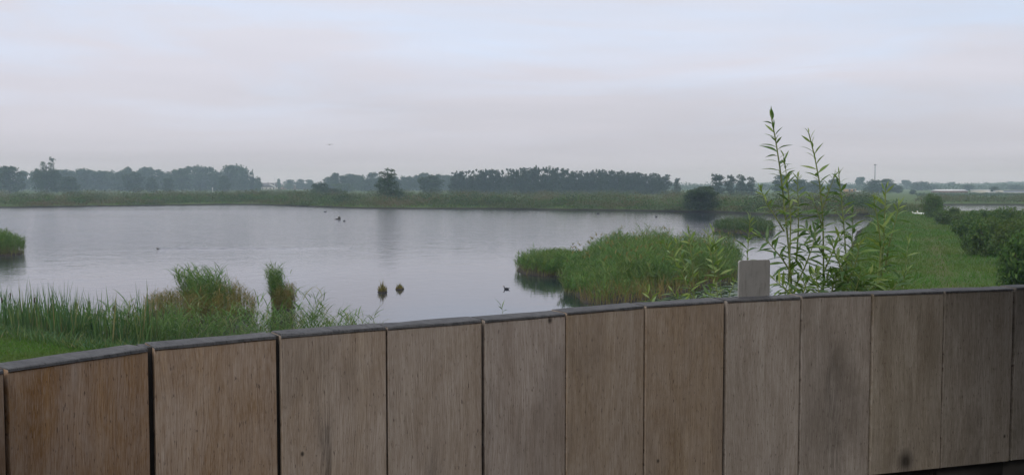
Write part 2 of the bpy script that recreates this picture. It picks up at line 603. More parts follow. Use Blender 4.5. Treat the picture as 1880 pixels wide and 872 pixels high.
def m_wood():
    """weathered oak: the plank's own tint comes from the object's colour; grain, wear and stains in the plank's own space"""
    m, t, out = new_mat('weathered_oak')
    tc = t.n('ShaderNodeTexCoord').outputs['Object']
    oi = t.n('ShaderNodeObjectInfo')
    rnd = oi.outputs['Random']
    offs = t.n('ShaderNodeCombineXYZ')
    t.put(offs.inputs[0], t.math('MULTIPLY', rnd, 37.0))
    t.put(offs.inputs[2], t.math('MULTIPLY', rnd, 91.0))
    add = t.n('ShaderNodeVectorMath', operation='ADD')
    t.put(add.inputs[0], tc)
    t.put(add.inputs[1], offs.outputs[0])
    v = add.outputs[0]
    sepo = t.n('ShaderNodeSeparateXYZ')
    t.put(sepo.inputs[0], tc)
    # slow wander of the grain sideways
    wnd = t.noise(t.mapping(v, scale=(3.0, 1, 1.6)), 1.0, 2.0)
    shift = t.n('ShaderNodeCombineXYZ')
    t.put(shift.inputs[0], t.math('MULTIPLY', t.math('SUBTRACT', wnd, .5), .07))
    add2 = t.n('ShaderNodeVectorMath', operation='ADD')
    t.put(add2.inputs[0], v)
    t.put(add2.inputs[1], shift.outputs[0])
    vw = add2.outputs[0]
    broad = t.noise(t.mapping(vw, scale=(16, 4, 1.1)), 1.0, 4.0, .6)
    fine = t.noise(t.mapping(vw, scale=(210, 20, 8.0)), 1.0, 4.0, .65)
    fibre = t.noise(t.mapping(vw, scale=(420, 30, 26.0)), 1.0, 3.0, .65)
    blot = t.noise(t.mapping(v, scale=(4.5, 2, 1.6), rot=(0, .12, 0)), 1.0, 6.0, .68, .8)
    fleck = t.noise(t.mapping(v, scale=(150, 20, 34)), 1.0, 2.0, .5)
    base = oi.outputs['Color']
    dark = t.mix(1.0, base, (.56, .50, .45, 1), 'MULTIPLY')
    pale = t.mix(.65, base, (.57, .51, .465, 1))
    col = t.mix(t.ramp(broad, [(.28, .0), (.64, 1.0)]), dark, base)
    # cathedral figure: slow bands of the growth rings bending across the board
    fig = t.n('ShaderNodeTexWave', wave_type='BANDS', bands_direction='X', wave_profile='SIN')
    t.put(fig.inputs['Vector'], t.mapping(vw, scale=(1, .3, .10), rot=(0, .05, 0)))
    fig.inputs['Scale'].default_value = 9.0
    fig.inputs['Distortion'].default_value = 7.0
    fig.inputs['Detail'].default_value = 3.0
    fig.inputs['Detail Scale'].default_value = 1.4
    col = t.mix(t.math('MULTIPLY', t.ramp(fig.outputs['Fac'], [(.50, 0.0), (.95, 1.0)]), .50), col, dark)
    col = t.mix(t.math('MULTIPLY', t.ramp(blot, [(.37, .0), (.68, 1.0)]), .72), col, pale)
    col = t.mix(t.math('MULTIPLY', t.ramp(fine, [(.36, 1.0), (.58, 0.0)]), .66), col, dark)
    col = t.mix(t.math('MULTIPLY', t.ramp(fibre, [(.46, 0.0), (.70, 1.0)]), .50), col, pale)
    col = t.mix(t.math('MULTIPLY', t.ramp(fleck, [(.62, 0.0), (.72, 1.0)]), .7), col, (.06, .036, .030, 1))
    grime = t.noise(t.mapping(v, scale=(2.6, 2, 1.3), loc=(7, 0, 3)), 1.0, 6.0, .66, .5)
    col = t.mix(t.math('MULTIPLY', t.ramp(grime, [(.50, 0.0), (.72, 1.0)]), .55), col, t.mix(.5, dark, (.085, .08, .075, 1)))
    # dark water stain, one per plank where the plank carries one
    sx = t.n('ShaderNodeAttribute', attribute_type='OBJECT', attribute_name='stain_x').outputs['Fac']
    sa = t.n('ShaderNodeAttribute', attribute_type='OBJECT', attribute_name='stain_amount').outputs['Fac']
    sw = t.n('ShaderNodeAttribute', attribute_type='OBJECT', attribute_name='stain_width').outputs['Fac']
    st = t.n('ShaderNodeAttribute', attribute_type='OBJECT', attribute_name='stain_top').outputs['Fac']
    xw = t.math('ADD', t.math('SUBTRACT', sepo.outputs[0], sx), t.math('MULTIPLY', t.math('SUBTRACT', t.noise(t.mapping(v, scale=(14, 4, 3.0)), 1.0, 3.0), .5), .09))
    q = t.math('DIVIDE', xw, sw)
    g = t.math('POWER', 2.718, t.math('MULTIPLY', t.math('MULTIPLY', q, q), -1.0))
    below = t.math('DIVIDE', t.math('SUBTRACT', st, sepo.outputs[2]), .16, clamp=True)
    g = t.math('MULTIPLY', t.math('MULTIPLY', g, below), sa)
    g = t.math('MULTIPLY', g, t.ramp(t.math('ADD', t.math('MULTIPLY', fine, .6), t.math('MULTIPLY', broad, .4)), [(.36, 1.0), (.60, .12)]))
    col = t.mix(g, col, (.040, .036, .034, 1))
    # knot
    kx = t.n('ShaderNodeAttribute', attribute_type='OBJECT', attribute_name='knot_x').outputs['Fac']
    kz = t.n('ShaderNodeAttribute', attribute_type='OBJECT', attribute_name='knot_z').outputs['Fac']
    kr = t.n('ShaderNodeAttribute', attribute_type='OBJECT', attribute_name='knot_r').outputs['Fac']
    dx = t.math('SUBTRACT', sepo.outputs[0], kx)
    dz = t.math('MULTIPLY', t.math('SUBTRACT', sepo.outputs[2], kz), .75)
    dd = t.math('SQRT', t.math('ADD', t.math('MULTIPLY', dx, dx), t.math('MULTIPLY', dz, dz)))
    dd = t.math('ADD', dd, t.math('MULTIPLY', t.math('SUBTRACT', blot, .5), .02))
    kf = t.math('SUBTRACT', 1.0, t.math('DIVIDE', dd, kr), clamp=True)
    col = t.mix(t.ramp(kf, [(.0, .0), (.75, .9)]), col, (.028, .022, .018, 1))
    p = t.n('ShaderNodeBsdfPrincipled')
    t.put(p.inputs['Base Color'], col)
    p.inputs['Roughness'].default_value = .75
    p.inputs['Specular IOR Level'].default_value = .25
    b = t.n('ShaderNodeBump')
    b.inputs['Strength'].default_value = .55
    b.inputs['Distance'].default_value = .003
    t.put(b.inputs['Height'], t.math('ADD', fine, t.math('MULTIPLY', fibre, .5)))
    t.nt.links.new(b.outputs[0], p.inputs['Normal'])
    t.nt.links.new(p.outputs[0], out.inputs['Surface'])
    return m


def m_endgrain():
    m, t, out = new_mat('grey_end_grain')
    tc = t.n('ShaderNodeTexCoord').outputs['Object']
    n1 = t.noise(t.mapping(tc, scale=(14, 9, 8)), 1.0, 6.0, .72, .5)
    n2 = t.noise(t.mapping(tc, scale=(150, 22, 60)), 1.0, 3.0, .6)
    col = t.ramp(n1, [(.26, (.028, .028, .029)), (.42, (.060, .060, .062)), (.56, (.085, .084, .084)), (.66, (.12, .118, .115)), (.76, (.11, .075, .05))])
    col = t.mix(t.ramp(n2, [(.36, .85), (.50, 0.0)]), col, (.022, .022, .023, 1))
    p = t.n('ShaderNodeBsdfPrincipled')
    t.put(p.inputs['Base Color'], col)
    p.inputs['Roughness'].default_value = .8
    b = t.n('ShaderNodeBump')
    b.inputs['Strength'].default_value = .5
    b.inputs['Distance'].default_value = .004
    t.put(b.inputs['Height'], n2)
    t.nt.links.new(b.outputs[0], p.inputs['Normal'])
    t.nt.links.new(p.outputs[0], out.inputs['Surface'])
    return m


def m_steel():
    m, t, out = new_mat('brushed_steel')
    tc = t.n('ShaderNodeTexCoord').outputs['Object']
    n1 = t.noise(t.mapping(tc, scale=(60, 60, 900)), 1.0, 3.0, .6)
    n2 = t.noise(tc, 14.0, 4.0, .6)
    n4 = t.noise(t.mapping(tc, scale=(60, 60, 12)), 1.0, 5.0, .7)
    col = t.mix(t.ramp(n2, [(.3, 0.0), (.7, 1.0)]), (.42, .41, .39, 1), (.49, .475, .45, 1))
    p = t.n('ShaderNodeBsdfPrincipled')
    t.put(p.inputs['Base Color'], col)
    col = t.mix(t.ramp(n4, [(.5, 0.0), (.72, .6)]), col, (.22, .20, .17, 1))
    t.put(p.inputs['Base Color'], col)
    p.inputs['Metallic'].default_value = .45
    t.put(p.inputs['Roughness'], t.ramp(n1, [(.3, .38), (.7, .55)]))
    t.nt.links.new(p.outputs[0], out.inputs['Surface'])
    return m


M['ground'], M['water'], M['wood'], M['end'], M['steel'] = m_ground(), m_water(), m_wood(), m_endgrain(), m_steel()

# ------------------------------------------------------------------ terrain and water
POND = [G(*p) for p in [(-600, 380), (0, 382), (100, 380.5), (250, 378.5), (400, 376.5), (470, 376.5), (550, 379), (650, 383), (760, 384),
                        (900, 384), (1050, 386), (1150, 387), (1250, 389), (1330, 390), (1400, 394), (1440, 396), (1500, 397), (1560, 395), (1606, 392.5),
                        (1606, 398), (1590, 417), (1574, 425), (1560, 460), (1543, 500), (1532, 540), (1500, 600), (1200, 640), (900, 652),
                        (680, 656), (500, 656), (300, 650), (150, 632), (0, 614), (-300, 596), (-900, 560)]]
POND2 = [G(*p) for p in [(1728, 376.3), (1800, 376.3), (1900, 376.6), (2100, 378), (2300, 396), (2000, 394), (1740, 391)]]
TRACK = [G(px, py, .55)[:2] for px, py in [(1745, 560), (1737, 505), (1725, 470), (1712, 440), (1698, 415), (1684, 398)]]


def H(x, y):
    x, y = np.asarray(x, float), np.asarray(y, float)
    d = -np.maximum(poly_dist(POND, x, y), poly_dist(POND2, x, y))     # positive on land
    land = .04 + .50 * (1 - np.exp(-np.maximum(d, 0) / 1.3)) + .05 * wob(x, y, .35) + .03 * wob(x, y, 1.1, 2.0)
    bed = -.75 * (1 - np.exp(np.minimum(d, 0) / 1.5)) + .02
    h = np.where(d > 0, land, bed)
    h += np.where(d > 0, 1.5 * np.exp(-(x ** 2 + (y - 1) ** 2) / (2 * 7.0 ** 2)), 0)
    D = np.hypot(x, y)
    az = np.degrees(np.arctan2(x, y))
    k = np.clip((D - 1300) / 700, 0, 1)
    k = k * k * (3 - 2 * k)
    h += k * (4 + 2.5 * np.clip((az - 8) / 10, 0, 1) + 2.5 * np.sin(np.radians(az) * 31) + 1.5 * np.sin(np.radians(az) * 83))
    return h


def h1(x, y):
    return float(H(np.array([x]), np.array([y]))[0])


def terrain():
    th = np.concatenate([np.arange(-180, -36, 4.0), np.arange(-36, 36.01, .2), np.arange(40, 180, 4.0)])
    rr = np.concatenate([np.linspace(2, 22, 14)[:-1], np.geomspace(22, 300, 190)[:-1], np.geomspace(300, 2350, 45)])
    T, RR = np.meshgrid(np.radians(th), rr)
    X, Y = RR * np.sin(T), RR * np.cos(T)
    Z = H(X.ravel(), Y.ravel()).reshape(X.shape)
    nr, nt = X.shape
    v = np.stack([X.ravel(), Y.ravel(), Z.ravel()], 1)
    i, j = np.meshgrid(np.arange(nr - 1), np.arange(nt), indexing='ij')
    j2 = (j + 1) % nt
    q = np.stack([i * nt + j, (i + 1) * nt + j, (i + 1) * nt + j2, i * nt + j2], -1).reshape(-1, 4)[:, ::-1]
    v = np.vstack([v, [[0, 0, h1(0, 0)]]])
    tri = [[len(v) - 1, jj, (jj + 1) % nt] for jj in range(nt)]
    me = mesh('ground', v, [q, np.array(tri)[:, ::-1]], M['ground'], smooth=True)
    tr = np.zeros(len(v), dtype=np.float32)
    dmin = np.full(len(v), 1e9)
    for a, b in zip(TRACK[:-1], TRACK[1:]):
        ab = b - a
        t = np.clip(((v[:, :2] - a) @ ab) / (ab @ ab), 0, 1)
        dmin = np.minimum(dmin, np.linalg.norm(v[:, :2] - a - t[:, None] * ab, axis=1))
    tr[:] = np.exp(-(dmin / .75) ** 2)
    attr = me.attributes.new('track', 'FLOAT', 'POINT')
    attr.data.foreach_set('value', tr)
    tag(link('ground', me), kind='structure')


terrain()
wm = mesh('water', [[-420, 10, 0], [420, 10, 0], [420, 320, 0], [-420, 320, 0]], np.array([[0, 1, 2, 3]]), M['water'])
tag(link('water', wm), kind='structure')

# ------------------------------------------------------------------ the plank parapet and the platform
HT = 0.5
JP = [(-200, 395), (0, 340), (270, 300), (507, 278), (708, 262), (887, 248), (1042, 235), (1187, 222), (1335, 212), (1476, 205), (1606, 200), (1738, 195), (1868, 190), (1998, 185.5), (2126, 181.5), (2252, 178)]
JOINT = []
for px, dy in JP:
    D = HT * FPX / dy
    JOINT.append(np.array([(px - 940) / FPX * D, D]))
# gap width at each joint (m), plank set-back, top height jog, tint (shade painted in towards the right end), stain and knot
GAP = [.014, .014, .022, .016, .009, .019, .008, .010, .021, .009, .011, .011, .024, .01, .01, .01]
BACK = [0, 0, .004, 0, .003, .010, .008, .006, .012, .010, .004, .005, .012, .01, .01]
JOG = [0, 0, 0, .002, 0, -.003, 0, 0, -.003, .002, 0, 0, .003, 0, 0]
TINT = [(.36, .205, .08), (.37, .21, .085), (.375, .255, .15), (.42, .335, .25), (.425, .355, .285), (.44, .375, .32), (.41, .32, .225), (.38, .29, .195),
        (.405, .36, .31), (.35, .315, .275), (.345, .305, .235), (.30, .27, .22), (.25, .23, .19), (.22, .2, .17), (.2, .18, .16)]
STAIN = {2: (.03, .35, .05, .55), 3: (-.035, 1.0, .024, .80), 4: (-.01, .7, .03, .60), 5: (-.17, .45, .03, .85), 6: (-.10, .35, .06, .40), 8: (.06, .45, .035, .35), 9: (-.01, .55, .045, .80), 10: (.0, .30, .035, .22), 11: (.02, .2, .05, .8)}
KNOT = {3: (-.12, .52, .007), 5: (.11, .97, .013), 10: (.0, .06, .055), 7: (-.14, .22, .010), 11: (.17, .15, .010)}

parapet = thing('wooden_parapet', 'curved parapet of wide weathered oak planks along the platform edge', 'parapet', (0, 0, 3.5))
THICK, ZB, ZT = .115, .15, 1.0       # plank thickness, foot and top above the deck


def plank_mesh(w, zt, seed):
    rng = np.random.default_rng(seed)
    # profile over (y,z): front foot, front up to a saw line just under the top, the weathered lip, back edge
    prof = [(.004, ZB), (0, ZB + .004), (0, zt - .013), (.0040, zt - .0127), (.0040, zt - .0098), (-.0025, zt - .0092), (-.001, zt - .002), (.006, zt), (THICK - .012, zt + .001), (THICK, zt - .008), (THICK, ZB)]
    xs = np.array([-w / 2, -w / 2 + .001, -w / 4, 0, w / 4, w / 2 - .001, w / 2])
    v = []
    for i, x in enumerate(xs):
        for k, (y, z) in enumerate(prof):
            yy = y + (.001 if i in (0, 6) and k in (0, 1, 2, 3, 4, 5, 6) else 0)
            zz = z + (rng.normal(0, .0011) if 4 <= k <= 9 else 0) - (.0025 if i in (0, 6) and k >= 5 and k <= 9 else 0)
            v.append((x, yy, zz))
    n = len(prof)
    q, mi = [], []
    for i in range(len(xs) - 1):
        for k in range(n):
            k2 = (k + 1) % n
            q.append([i * n + k, (i + 1) * n + k, (i + 1) * n + k2, i * n + k2])
            mi.append(1 if 5 <= k <= 8 else 0)
    me = bpy.data.meshes.new('plank')
    ends = [list(range(n))[::-1], [6 * n + k for k in range(n)]]
    me.from_pydata(v, [], q + ends)
    for p_, m_ in zip(me.polygons, mi + [0, 0]):
        p_.material_index = m_
    me.materials.append(M['wood'])
    me.materials.append(M['end'])
    bm = bmesh.new()
    bm.from_mesh(me)
    bmesh.ops.recalc_face_normals(bm, faces=bm.faces)
    bm.to_mesh(me)
    bm.free()
    return me


for i in range(len(JOINT) - 1):
    a, b = JOINT[i], JOINT[i + 1]
    d = b - a
    L = np.linalg.norm(d)
    d = d / L
    nrm = np.array([-d[1], d[0]])          # outwards, away from the viewer
    g0, g1 = GAP[i], GAP[i + 1]
    a2, b2 = a + d * g0 * .7, b - d * g1 * .3
    w = np.linalg.norm(b2 - a2)
    c = (a2 + b2) / 2 + nrm * BACK[i]
    o = link('plank', plank_mesh(w, ZT + JOG[i], i), parapet, (c[0], c[1], 0), (0, 0, math.atan2(d[1], d[0])))
    o.color = TINT[i] + (1,)
    sx, sa, sw, st = STAIN.get(i, (0, 0, .03, .5))
    o['stain_x'], o['stain_amount'], o['stain_width'], o['stain_top'] = sx, sa, sw, st
    kx, kz, kr = KNOT.get(i, (5.0, 5.0, .02))
    o['knot_x'], o['knot_z'], o['knot_r'] = kx, ZB + kz * .85, kr
    if i:
        # the dark loose tongue that closes the joint
        hw_ = GAP[i] * .5 + .003
        tm_ = Soup().box((-hw_, -.010, ZB + .01), (hw_, .078, ZT - .0035)).mesh('tongue', [M['dark_oak'], M['end']])
        tm_.polygons[1].material_index = 1
        p = a + nrm * (.034 + BACK[i]) + d * GAP[i] * .2
        link('tongue', tm_, parapet, (p[0], p[1], 0), (0, 0, math.atan2(d[1], d[0])))

for i in range(1, len(JOINT) - 1):
    a, b = JOINT[i], JOINT[i + 1]
    d = (b - a) / np.linalg.norm(b - a)
    nrm = np.array([-d[1], d[0]])
    m_ = (a + b) / 2 + nrm * .05
    hl = np.linalg.norm(b - a) / 2 + .018
    Soup().box((-hl, 0, .002), (hl, .03, ZB - .012)).build('gap_shade_strip', M['deck'], parapet, (m_[0], m_[1], 0), (0, 0, math.atan2(d[1], d[0])))  # added dark strip standing in for the shaded gap under the planks

# the curve carries on to the left, out of the frame
EXTRA = [np.array(q) for q in [(-1.93, 1.02), (-1.84, 1.42), (-1.67, 1.80)]] + [JOINT[0]]
for k in range(3):
    a, b = EXTRA[k], EXTRA[k + 1]
    d = (b - a) / np.linalg.norm(b - a)
    c = (a + b) / 2
    o = link('plank', plank_mesh(np.linalg.norm(b - a) - .012, ZT, 60 + k), parapet, (c[0], c[1], 0), (0, 0, math.atan2(d[1], d[0])))
    o.color = (.31 + .02 * k, .20, .10, 1)
    o['stain_x'], o['stain_amount'], o['stain_width'], o['stain_top'], o['knot_x'], o['knot_z'], o['knot_r'] = 0.0, 0.0, .03, .5, 5.0, 5.0, .02

# rail under the planks carrying them, and the deck
deck = thing('viewing_platform', 'dark timber viewing platform behind the plank parapet', 'platform', (0, 0, 0))
pts = [p + (p / np.linalg.norm(p)) * .25 for p in JOINT]
poly = [(-1.6, -3.2), (-2.3, -1.5), (-2.2, 1.0), (-2.0, 1.75)] + [tuple(p) for p in pts] + [(6.2, 1.0), (5.6, -3.2)]
nP = len(poly)
v = [(x, y, 3.38) for x, y in poly] + [(x, y, 3.5) for x, y in poly]
dm = bpy.data.meshes.new('deck')
dm.from_pydata(v, [], [list(range(nP)), [nP + k for k in range(nP)]] + [[k, (k + 1) % nP, nP + (k + 1) % nP, nP + k] for k in range(nP)])
bm = bmesh.new()
bm.from_mesh(dm)
bmesh.ops.recalc_face_normals(bm, faces=bm.faces)
bm.to_mesh(dm)
bm.free()
dm.materials.append(M['deck'])
link('deck', dm, deck)
for k in range(1, len(JOINT), 3):
    p = JOINT[k] * 1.02
    Soup().box((p[0] - .09, p[1] - .09, h1(p[0], p[1]) - .3), (p[0] + .09, p[1] + .09, 3.38)).build('post', M['deck'], deck)

# unseen roof and walls, added to shade the right of the parapet
shade_block = thing('unseen_shade_block', 'unseen dark roof and walls added to shade the right of the parapet', 'shade_block')
Soup().box((1.2, -3.1, 6.05), (6.0, 4.1, 6.20)).build('roof', M['deck'], shade_block)
Soup().box((3.02, -3.0, 3.504), (3.15, 4.80, 6.046)).build('wall', M['deck'], shade_block)
Soup().box((-1.5, -3.1, 3.504), (3.016, -2.98, 6.046)).build('wall', M['deck'], shade_block)


def plate():
    w, hh, r, th = .160, .165, .012, .012
    bm = bmesh.new()
    out = []
    for cx, cz, a0 in ((w / 2 - r, hh - r, 0), (-w / 2 + r, hh - r, 90)):
        for k in range(5):
            a = math.radians(a0 + 90 * k / 4)
            out.append((cx + r * math.cos(a), cz + r * math.sin(a)))
    out += [(-w / 2, 0), (w / 2, 0)]
    f = bm.faces.new([bm.verts.new((x, 0, z)) for x, z in out])
    e = bmesh.ops.extrude_face_region(bm, geom=[f])
    bmesh.ops.translate(bm, vec=(0, th, 0), verts=[g for g in e['geom'] if isinstance(g, bmesh.types.BMVert)])
    bmesh.ops.recalc_face_normals(bm, faces=bm.faces)
    bmesh.ops.bevel(bm, geom=[e_ for e_ in bm.edges if abs(e_.calc_face_angle(0)) > 1.2], offset=.0022, segments=2, affect='EDGES')
    me = bpy.data.meshes.new('metal_plate')
    bm.to_mesh(me)
    bm.free()
    me.materials.append(M['steel'])
    p = at(1385, 545, 4.45)
    o = link('metal_plate', me, None, (p[0], p[1], 4.50), (0, 0, math.radians(18)))
    tag(o, 'small grey metal plate with rounded corners standing on the parapet top', 'metal plate')


plate()

# ------------------------------------------------------------------ reed beds
def reed_bed(s, pts, hgt, rng, nl=5, stem_w=.018, leaf_w=.032, leaf_l=.42, lean=(0, 0), drop=1.0, z0=None, fl=.35):
    """stems with drooping side leaves; pts (N,2), hgt (N,)"""
    n = len(pts)
    z = np.zeros(n) - .05 if z0 is None else z0
    base = np.stack([pts[:, 0], pts[:, 1], z], 1)
    az = rng.uniform(0, 2 * math.pi, n)
    u = rng.uniform(0, 1, n)
    el = math.pi / 2 - np.abs(rng.normal(0, .09, n))
    hx, hy = np.cos(az) * np.cos(el) + lean[0], np.sin(az) * np.cos(el) + lean[1]
    az = np.arctan2(hy, hx)
    el = np.arctan2(np.sin(el), np.hypot(hx, hy))
    blades(s, base, az, hgt, el, np.full(n, .12), np.full(n, stem_w), rng, u=u, seg=3)
    for k in range(nl):
        f = rng.uniform(fl, .98, n)
        e = el - .06
        p = base + np.stack([np.cos(az) * np.cos(e), np.sin(az) * np.cos(e), np.sin(e)], 1) * (hgt * f)[:, None]
        a2 = rng.uniform(0, 2 * math.pi, n)
        a2 = np.arctan2(np.sin(a2) + 1.5 * lean[1], np.cos(a2) + 1.5 * lean[0])
        L = leaf_l * rng.uniform(.6, 1.25, n) * (hgt / hgt.mean()) ** .5
        blades(s, p, a2, L, rng.uniform(.75, 1.3, n), rng.uniform(.5, 1.7, n) * drop, np.full(n, leaf_w) * rng.uniform(.7, 1.2, n), rng,
               u=np.clip(u + rng.normal(0, .12, n), 0, .999), v0=f, v1=np.minimum(f + .15, 1), seg=3)


def poly_px(pp):
    return [G(*p)[:2] for p in pp]


rng = np.random.default_rng(21)
# the big island
isl_low = poly_px([(945, 497), (965, 505), (1000, 508), (1050, 506), (1075, 490), (1050, 482), (990, 484), (952, 489)])
isl_main = poly_px([(1030, 515), (1036, 535), (1062, 560), (1112, 562), (1180, 555), (1225, 549), (1262, 538), (1300, 527), (1345, 519), (1362, 497), (1356, 476), (1300, 470), (1180, 467), (1085, 471), (1052, 484), (1060, 505)])
isl = thing('reed_island', 'large island of green reeds in the pond, right of centre', 'reed island')


def clumpy(poly, n, rng, k=40, sig=.5):
    """points gathered into tufts inside a polygon"""
    c = scatter(poly, k, rng)
    p = c[rng.integers(0, k, n)] + rng.normal(0, sig, (n, 2))
    u = scatter(poly, n, rng)
    pick = rng.uniform(0, 1, n) < .45
    p = np.where(pick[:, None], u, p)
    return p[inside(poly, p[:, 0], p[:, 1])]


def edge_fade(poly, p, r, lo):
    d = poly_dist(poly, p[:, 0], p[:, 1])
    return lo + (1 - lo) * np.clip(d / r, 0, 1)


s = Soup()
p = clumpy(isl_main, 7600, rng, 80, .55)
p = p[(wob(p[:, 0], p[:, 1], 1.3, .4) > -.42) | (poly_dist(isl_main, p[:, 0], p[:, 1]) > 2.2)]
hv = (1.62 + .36 * wob(p[:, 0], p[:, 1], 1.0) + .30 * wob(p[:, 0], p[:, 1], 2.3, 1.0)) * rng.uniform(.64, 1.2, len(p)) * edge_fade(isl_main, p, 1.6, .62)
hv *= np.interp(p[:, 0], [G(1030, 520)[0], G(1030, 520)[0] + 5.0], [.72, 1.0])
reed_bed(s, p, hv, rng, nl=6, fl=.45, lean=(.30 * wob(p[:, 0], p[:, 1], 1.15, .3), .22 * wob(p[:, 0], p[:, 1], 1.0, 2.3)))
s.build('reeds', M['reed'], isl)['kind'] = 'stuff'
# brown plumes over the tops and dead straw stems at the front foot
s = Soup()
pp_ = p[rng.uniform(0, 1, len(p)) < .035]
n = len(pp_)
hz_ = 1.62 * rng.uniform(.85, 1.25, n)
top_ = np.column_stack([pp_ + rng.normal(0, .12, (n, 2)), hz_])
for k in range(3):
    blades(s, top_, rng.uniform(0, 6.28, n), rng.uniform(.16, .30, n), rng.uniform(.9, 1.5, n), rng.uniform(.4, 1.2, n), np.full(n, .045), rng, v0=.8, seg=2)
fr = poly_px([(1066, 558), (1110, 562), (1180, 555), (1225, 549), (1262, 538), (1300, 527), (1345, 519), (1350, 510), (1290, 515), (1200, 532), (1110, 545), (1075, 548)])
q_ = clumpy(fr, 650, rng, 16, .3)
n = len(q_)
blades(s, np.column_stack([q_, np.full(n, -.05)]), rng.uniform(0, 6.28, n), rng.uniform(.6, 1.35, n), rng.uniform(1.2, 1.55, n), rng.uniform(0, .5, n), np.full(n, .024), rng, u=rng.uniform(.5, 1, n), v0=.6, seg=2)
s.build('plumes', M['reed_old'], isl)['kind'] = 'stuff'
s = Soup()
p = clumpy(isl_low, 1900, rng, 30, .5)
hv = (1.06 + .17 * wob(p[:, 0], p[:, 1], 1.2)) * rng.uniform(.8, 1.12, len(p)) * edge_fade(isl_low, p, .8, .8)
reed_bed(s, p, hv, rng, nl=5, leaf_l=.36, lean=(.22 * wob(p[:, 0], p[:, 1], 1.3, .3), .15 * wob(p[:, 0], p[:, 1], 1.1, 2.3)))
o = s.build('low_reeds', M['reed'], isl)
o['kind'] = 'stuff'
o['label'] = 'shorter reeds on the low left tip'


def island_base(polys, parent, name='mud_base', zt=.07):
    s = Soup()
    for poly in polys:
        poly = np.asarray(poly)
        c = poly.mean(0)
        n = len(poly)
        ins = c + (poly - c) * .93
        top = np.column_stack([ins, np.full(n, zt)])
        bot = np.column_stack([poly, np.full(n, -.5)])
        v = np.vstack([bot, top, [[c[0], c[1], zt + .05]]])
        s.add(v, quads=[[k, (k + 1) % n, n + (k + 1) % n, n + k] for k in range(n)], tris=[[n + k, n + (k + 1) % n, 2 * n] for k in range(n)])
    return s.build(name, M['mud'], parent)


M['mud'] = plain('mud', (.035, .028, .018), .95, scale=2.0, var=.4)
island_base([isl_main, isl_low], isl)

# island at the left edge of the frame
isl2p = poly_px([(-120, 462), (-60, 470), (20, 470), (44, 468), (48, 463), (30, 458), (-40, 455), (-110, 457)])
isl2 = thing('reed_island', 'small reed island cut by the left edge of the photo, in open water', 'reed island')
s = Soup()
p = clumpy(isl2p, 2000, rng, 30, .6)
hv = 1.75 * rng.uniform(.8, 1.08, len(p)) * edge_fade(isl2p, p, 1.2, .62)
reed_bed(s, p, hv, rng, nl=5)
s.build('reeds', M['reed'], isl2)['kind'] = 'stuff'
island_base([isl2p], isl2)

# reed spit behind the big island
spit = poly_px([(1308, 423), (1340, 427), (1385, 430), (1417, 430), (1424, 424), (1416, 416), (1360, 414), (1315, 418)])
isl3 = thing('reed_island', 'narrow low reed island behind the large one, by the dike channel', 'reed island')
s = Soup()
p = clumpy(spit, 2400, rng, 30, .8)
hv = (1.12 + .25 * wob(p[:, 0], p[:, 1], .6)) * rng.uniform(.7, 1.15, len(p)) * edge_fade(spit, p, 1.5, .7)
reed_bed(s, p, hv, rng, nl=4, leaf_w=.05, stem_w=.035)
M['reed_dark'] = foliage('reed_dark', [(0, (.025, .06, .016)), (.6, (.042, .092, .022)), (1, (.10, .11, .04))], base=(.10, .085, .04), base_top=.4)
s.build('reeds', M['reed_dark'], isl3)['kind'] = 'stuff'
island_base([spit], isl3)

# brownish clump on the left with a tall green tuft leaning left above it
cl = poly_px([(262, 585), (330, 592), (420, 594), (468, 586), (472, 572), (430, 566), (340, 566), (275, 570)])
cl_t = thing('reed_clump', 'broad brown and green reed clump at left with a leaning green tuft', 'reed clump')
s = Soup()
p = clumpy(cl, 1300, rng, 40, .35)
hv = (.95 + .35 * np.exp(-((p[:, 0] - G(400, 580)[0]) / 1.0) ** 2)) * rng.uniform(.7, 1.1, len(p)) * edge_fade(cl, p, .5, .8)
reed_bed(s, p, hv, rng, nl=4, leaf_l=.26, leaf_w=.018, stem_w=.012)
o = s.build('old_reeds', M['reed_old'], cl_t)
o['kind'] = 'stuff'
o['label'] = 'brownish old growth of the clump'
s = Soup()
tuft = poly_px([(345, 582), (395, 588), (440, 580), (425, 572), (370, 570)])
p = scatter(tuft, 300, rng)
hv = 1.95 * rng.uniform(.62, 1.08, len(p))
reed_bed(s, p, hv, rng, nl=7, leaf_l=.46, leaf_w=.028, stem_w=.013, lean=(-.30, .02))
o = s.build('green_tuft', M['reed'], cl_t)
o['kind'] = 'stuff'
island_base([cl], cl_t, zt=.03)

# narrow upright clump right of it
cn = poly_px([(496, 566), (512, 570), (532, 570), (544, 565), (536, 560), (505, 559)])
cn_t = thing('reed_clump', 'narrow upright reed clump, brown below and green on top', 'reed clump')
s = Soup()
p = scatter(cn, 420, rng)
reed_bed(s, p, .95 * rng.uniform(.75, 1.15, len(p)), rng, nl=4, leaf_l=.22, leaf_w=.018, stem_w=.013)
o = s.build('old_reeds', M['reed_old'], cn_t)
o['kind'] = 'stuff'
s = Soup()
p = scatter(poly_px([(498, 566), (512, 568), (524, 566), (516, 561), (504, 561)]), 170, rng)
reed_bed(s, p, 1.75 * rng.uniform(.72, 1.06, len(p)), rng, nl=7, leaf_l=.36, leaf_w=.024, stem_w=.013, lean=(-.06, 0))
s.build('green_tuft', M['reed'], cn_t)['kind'] = 'stuff'
island_base([cn], cn_t, zt=.03)

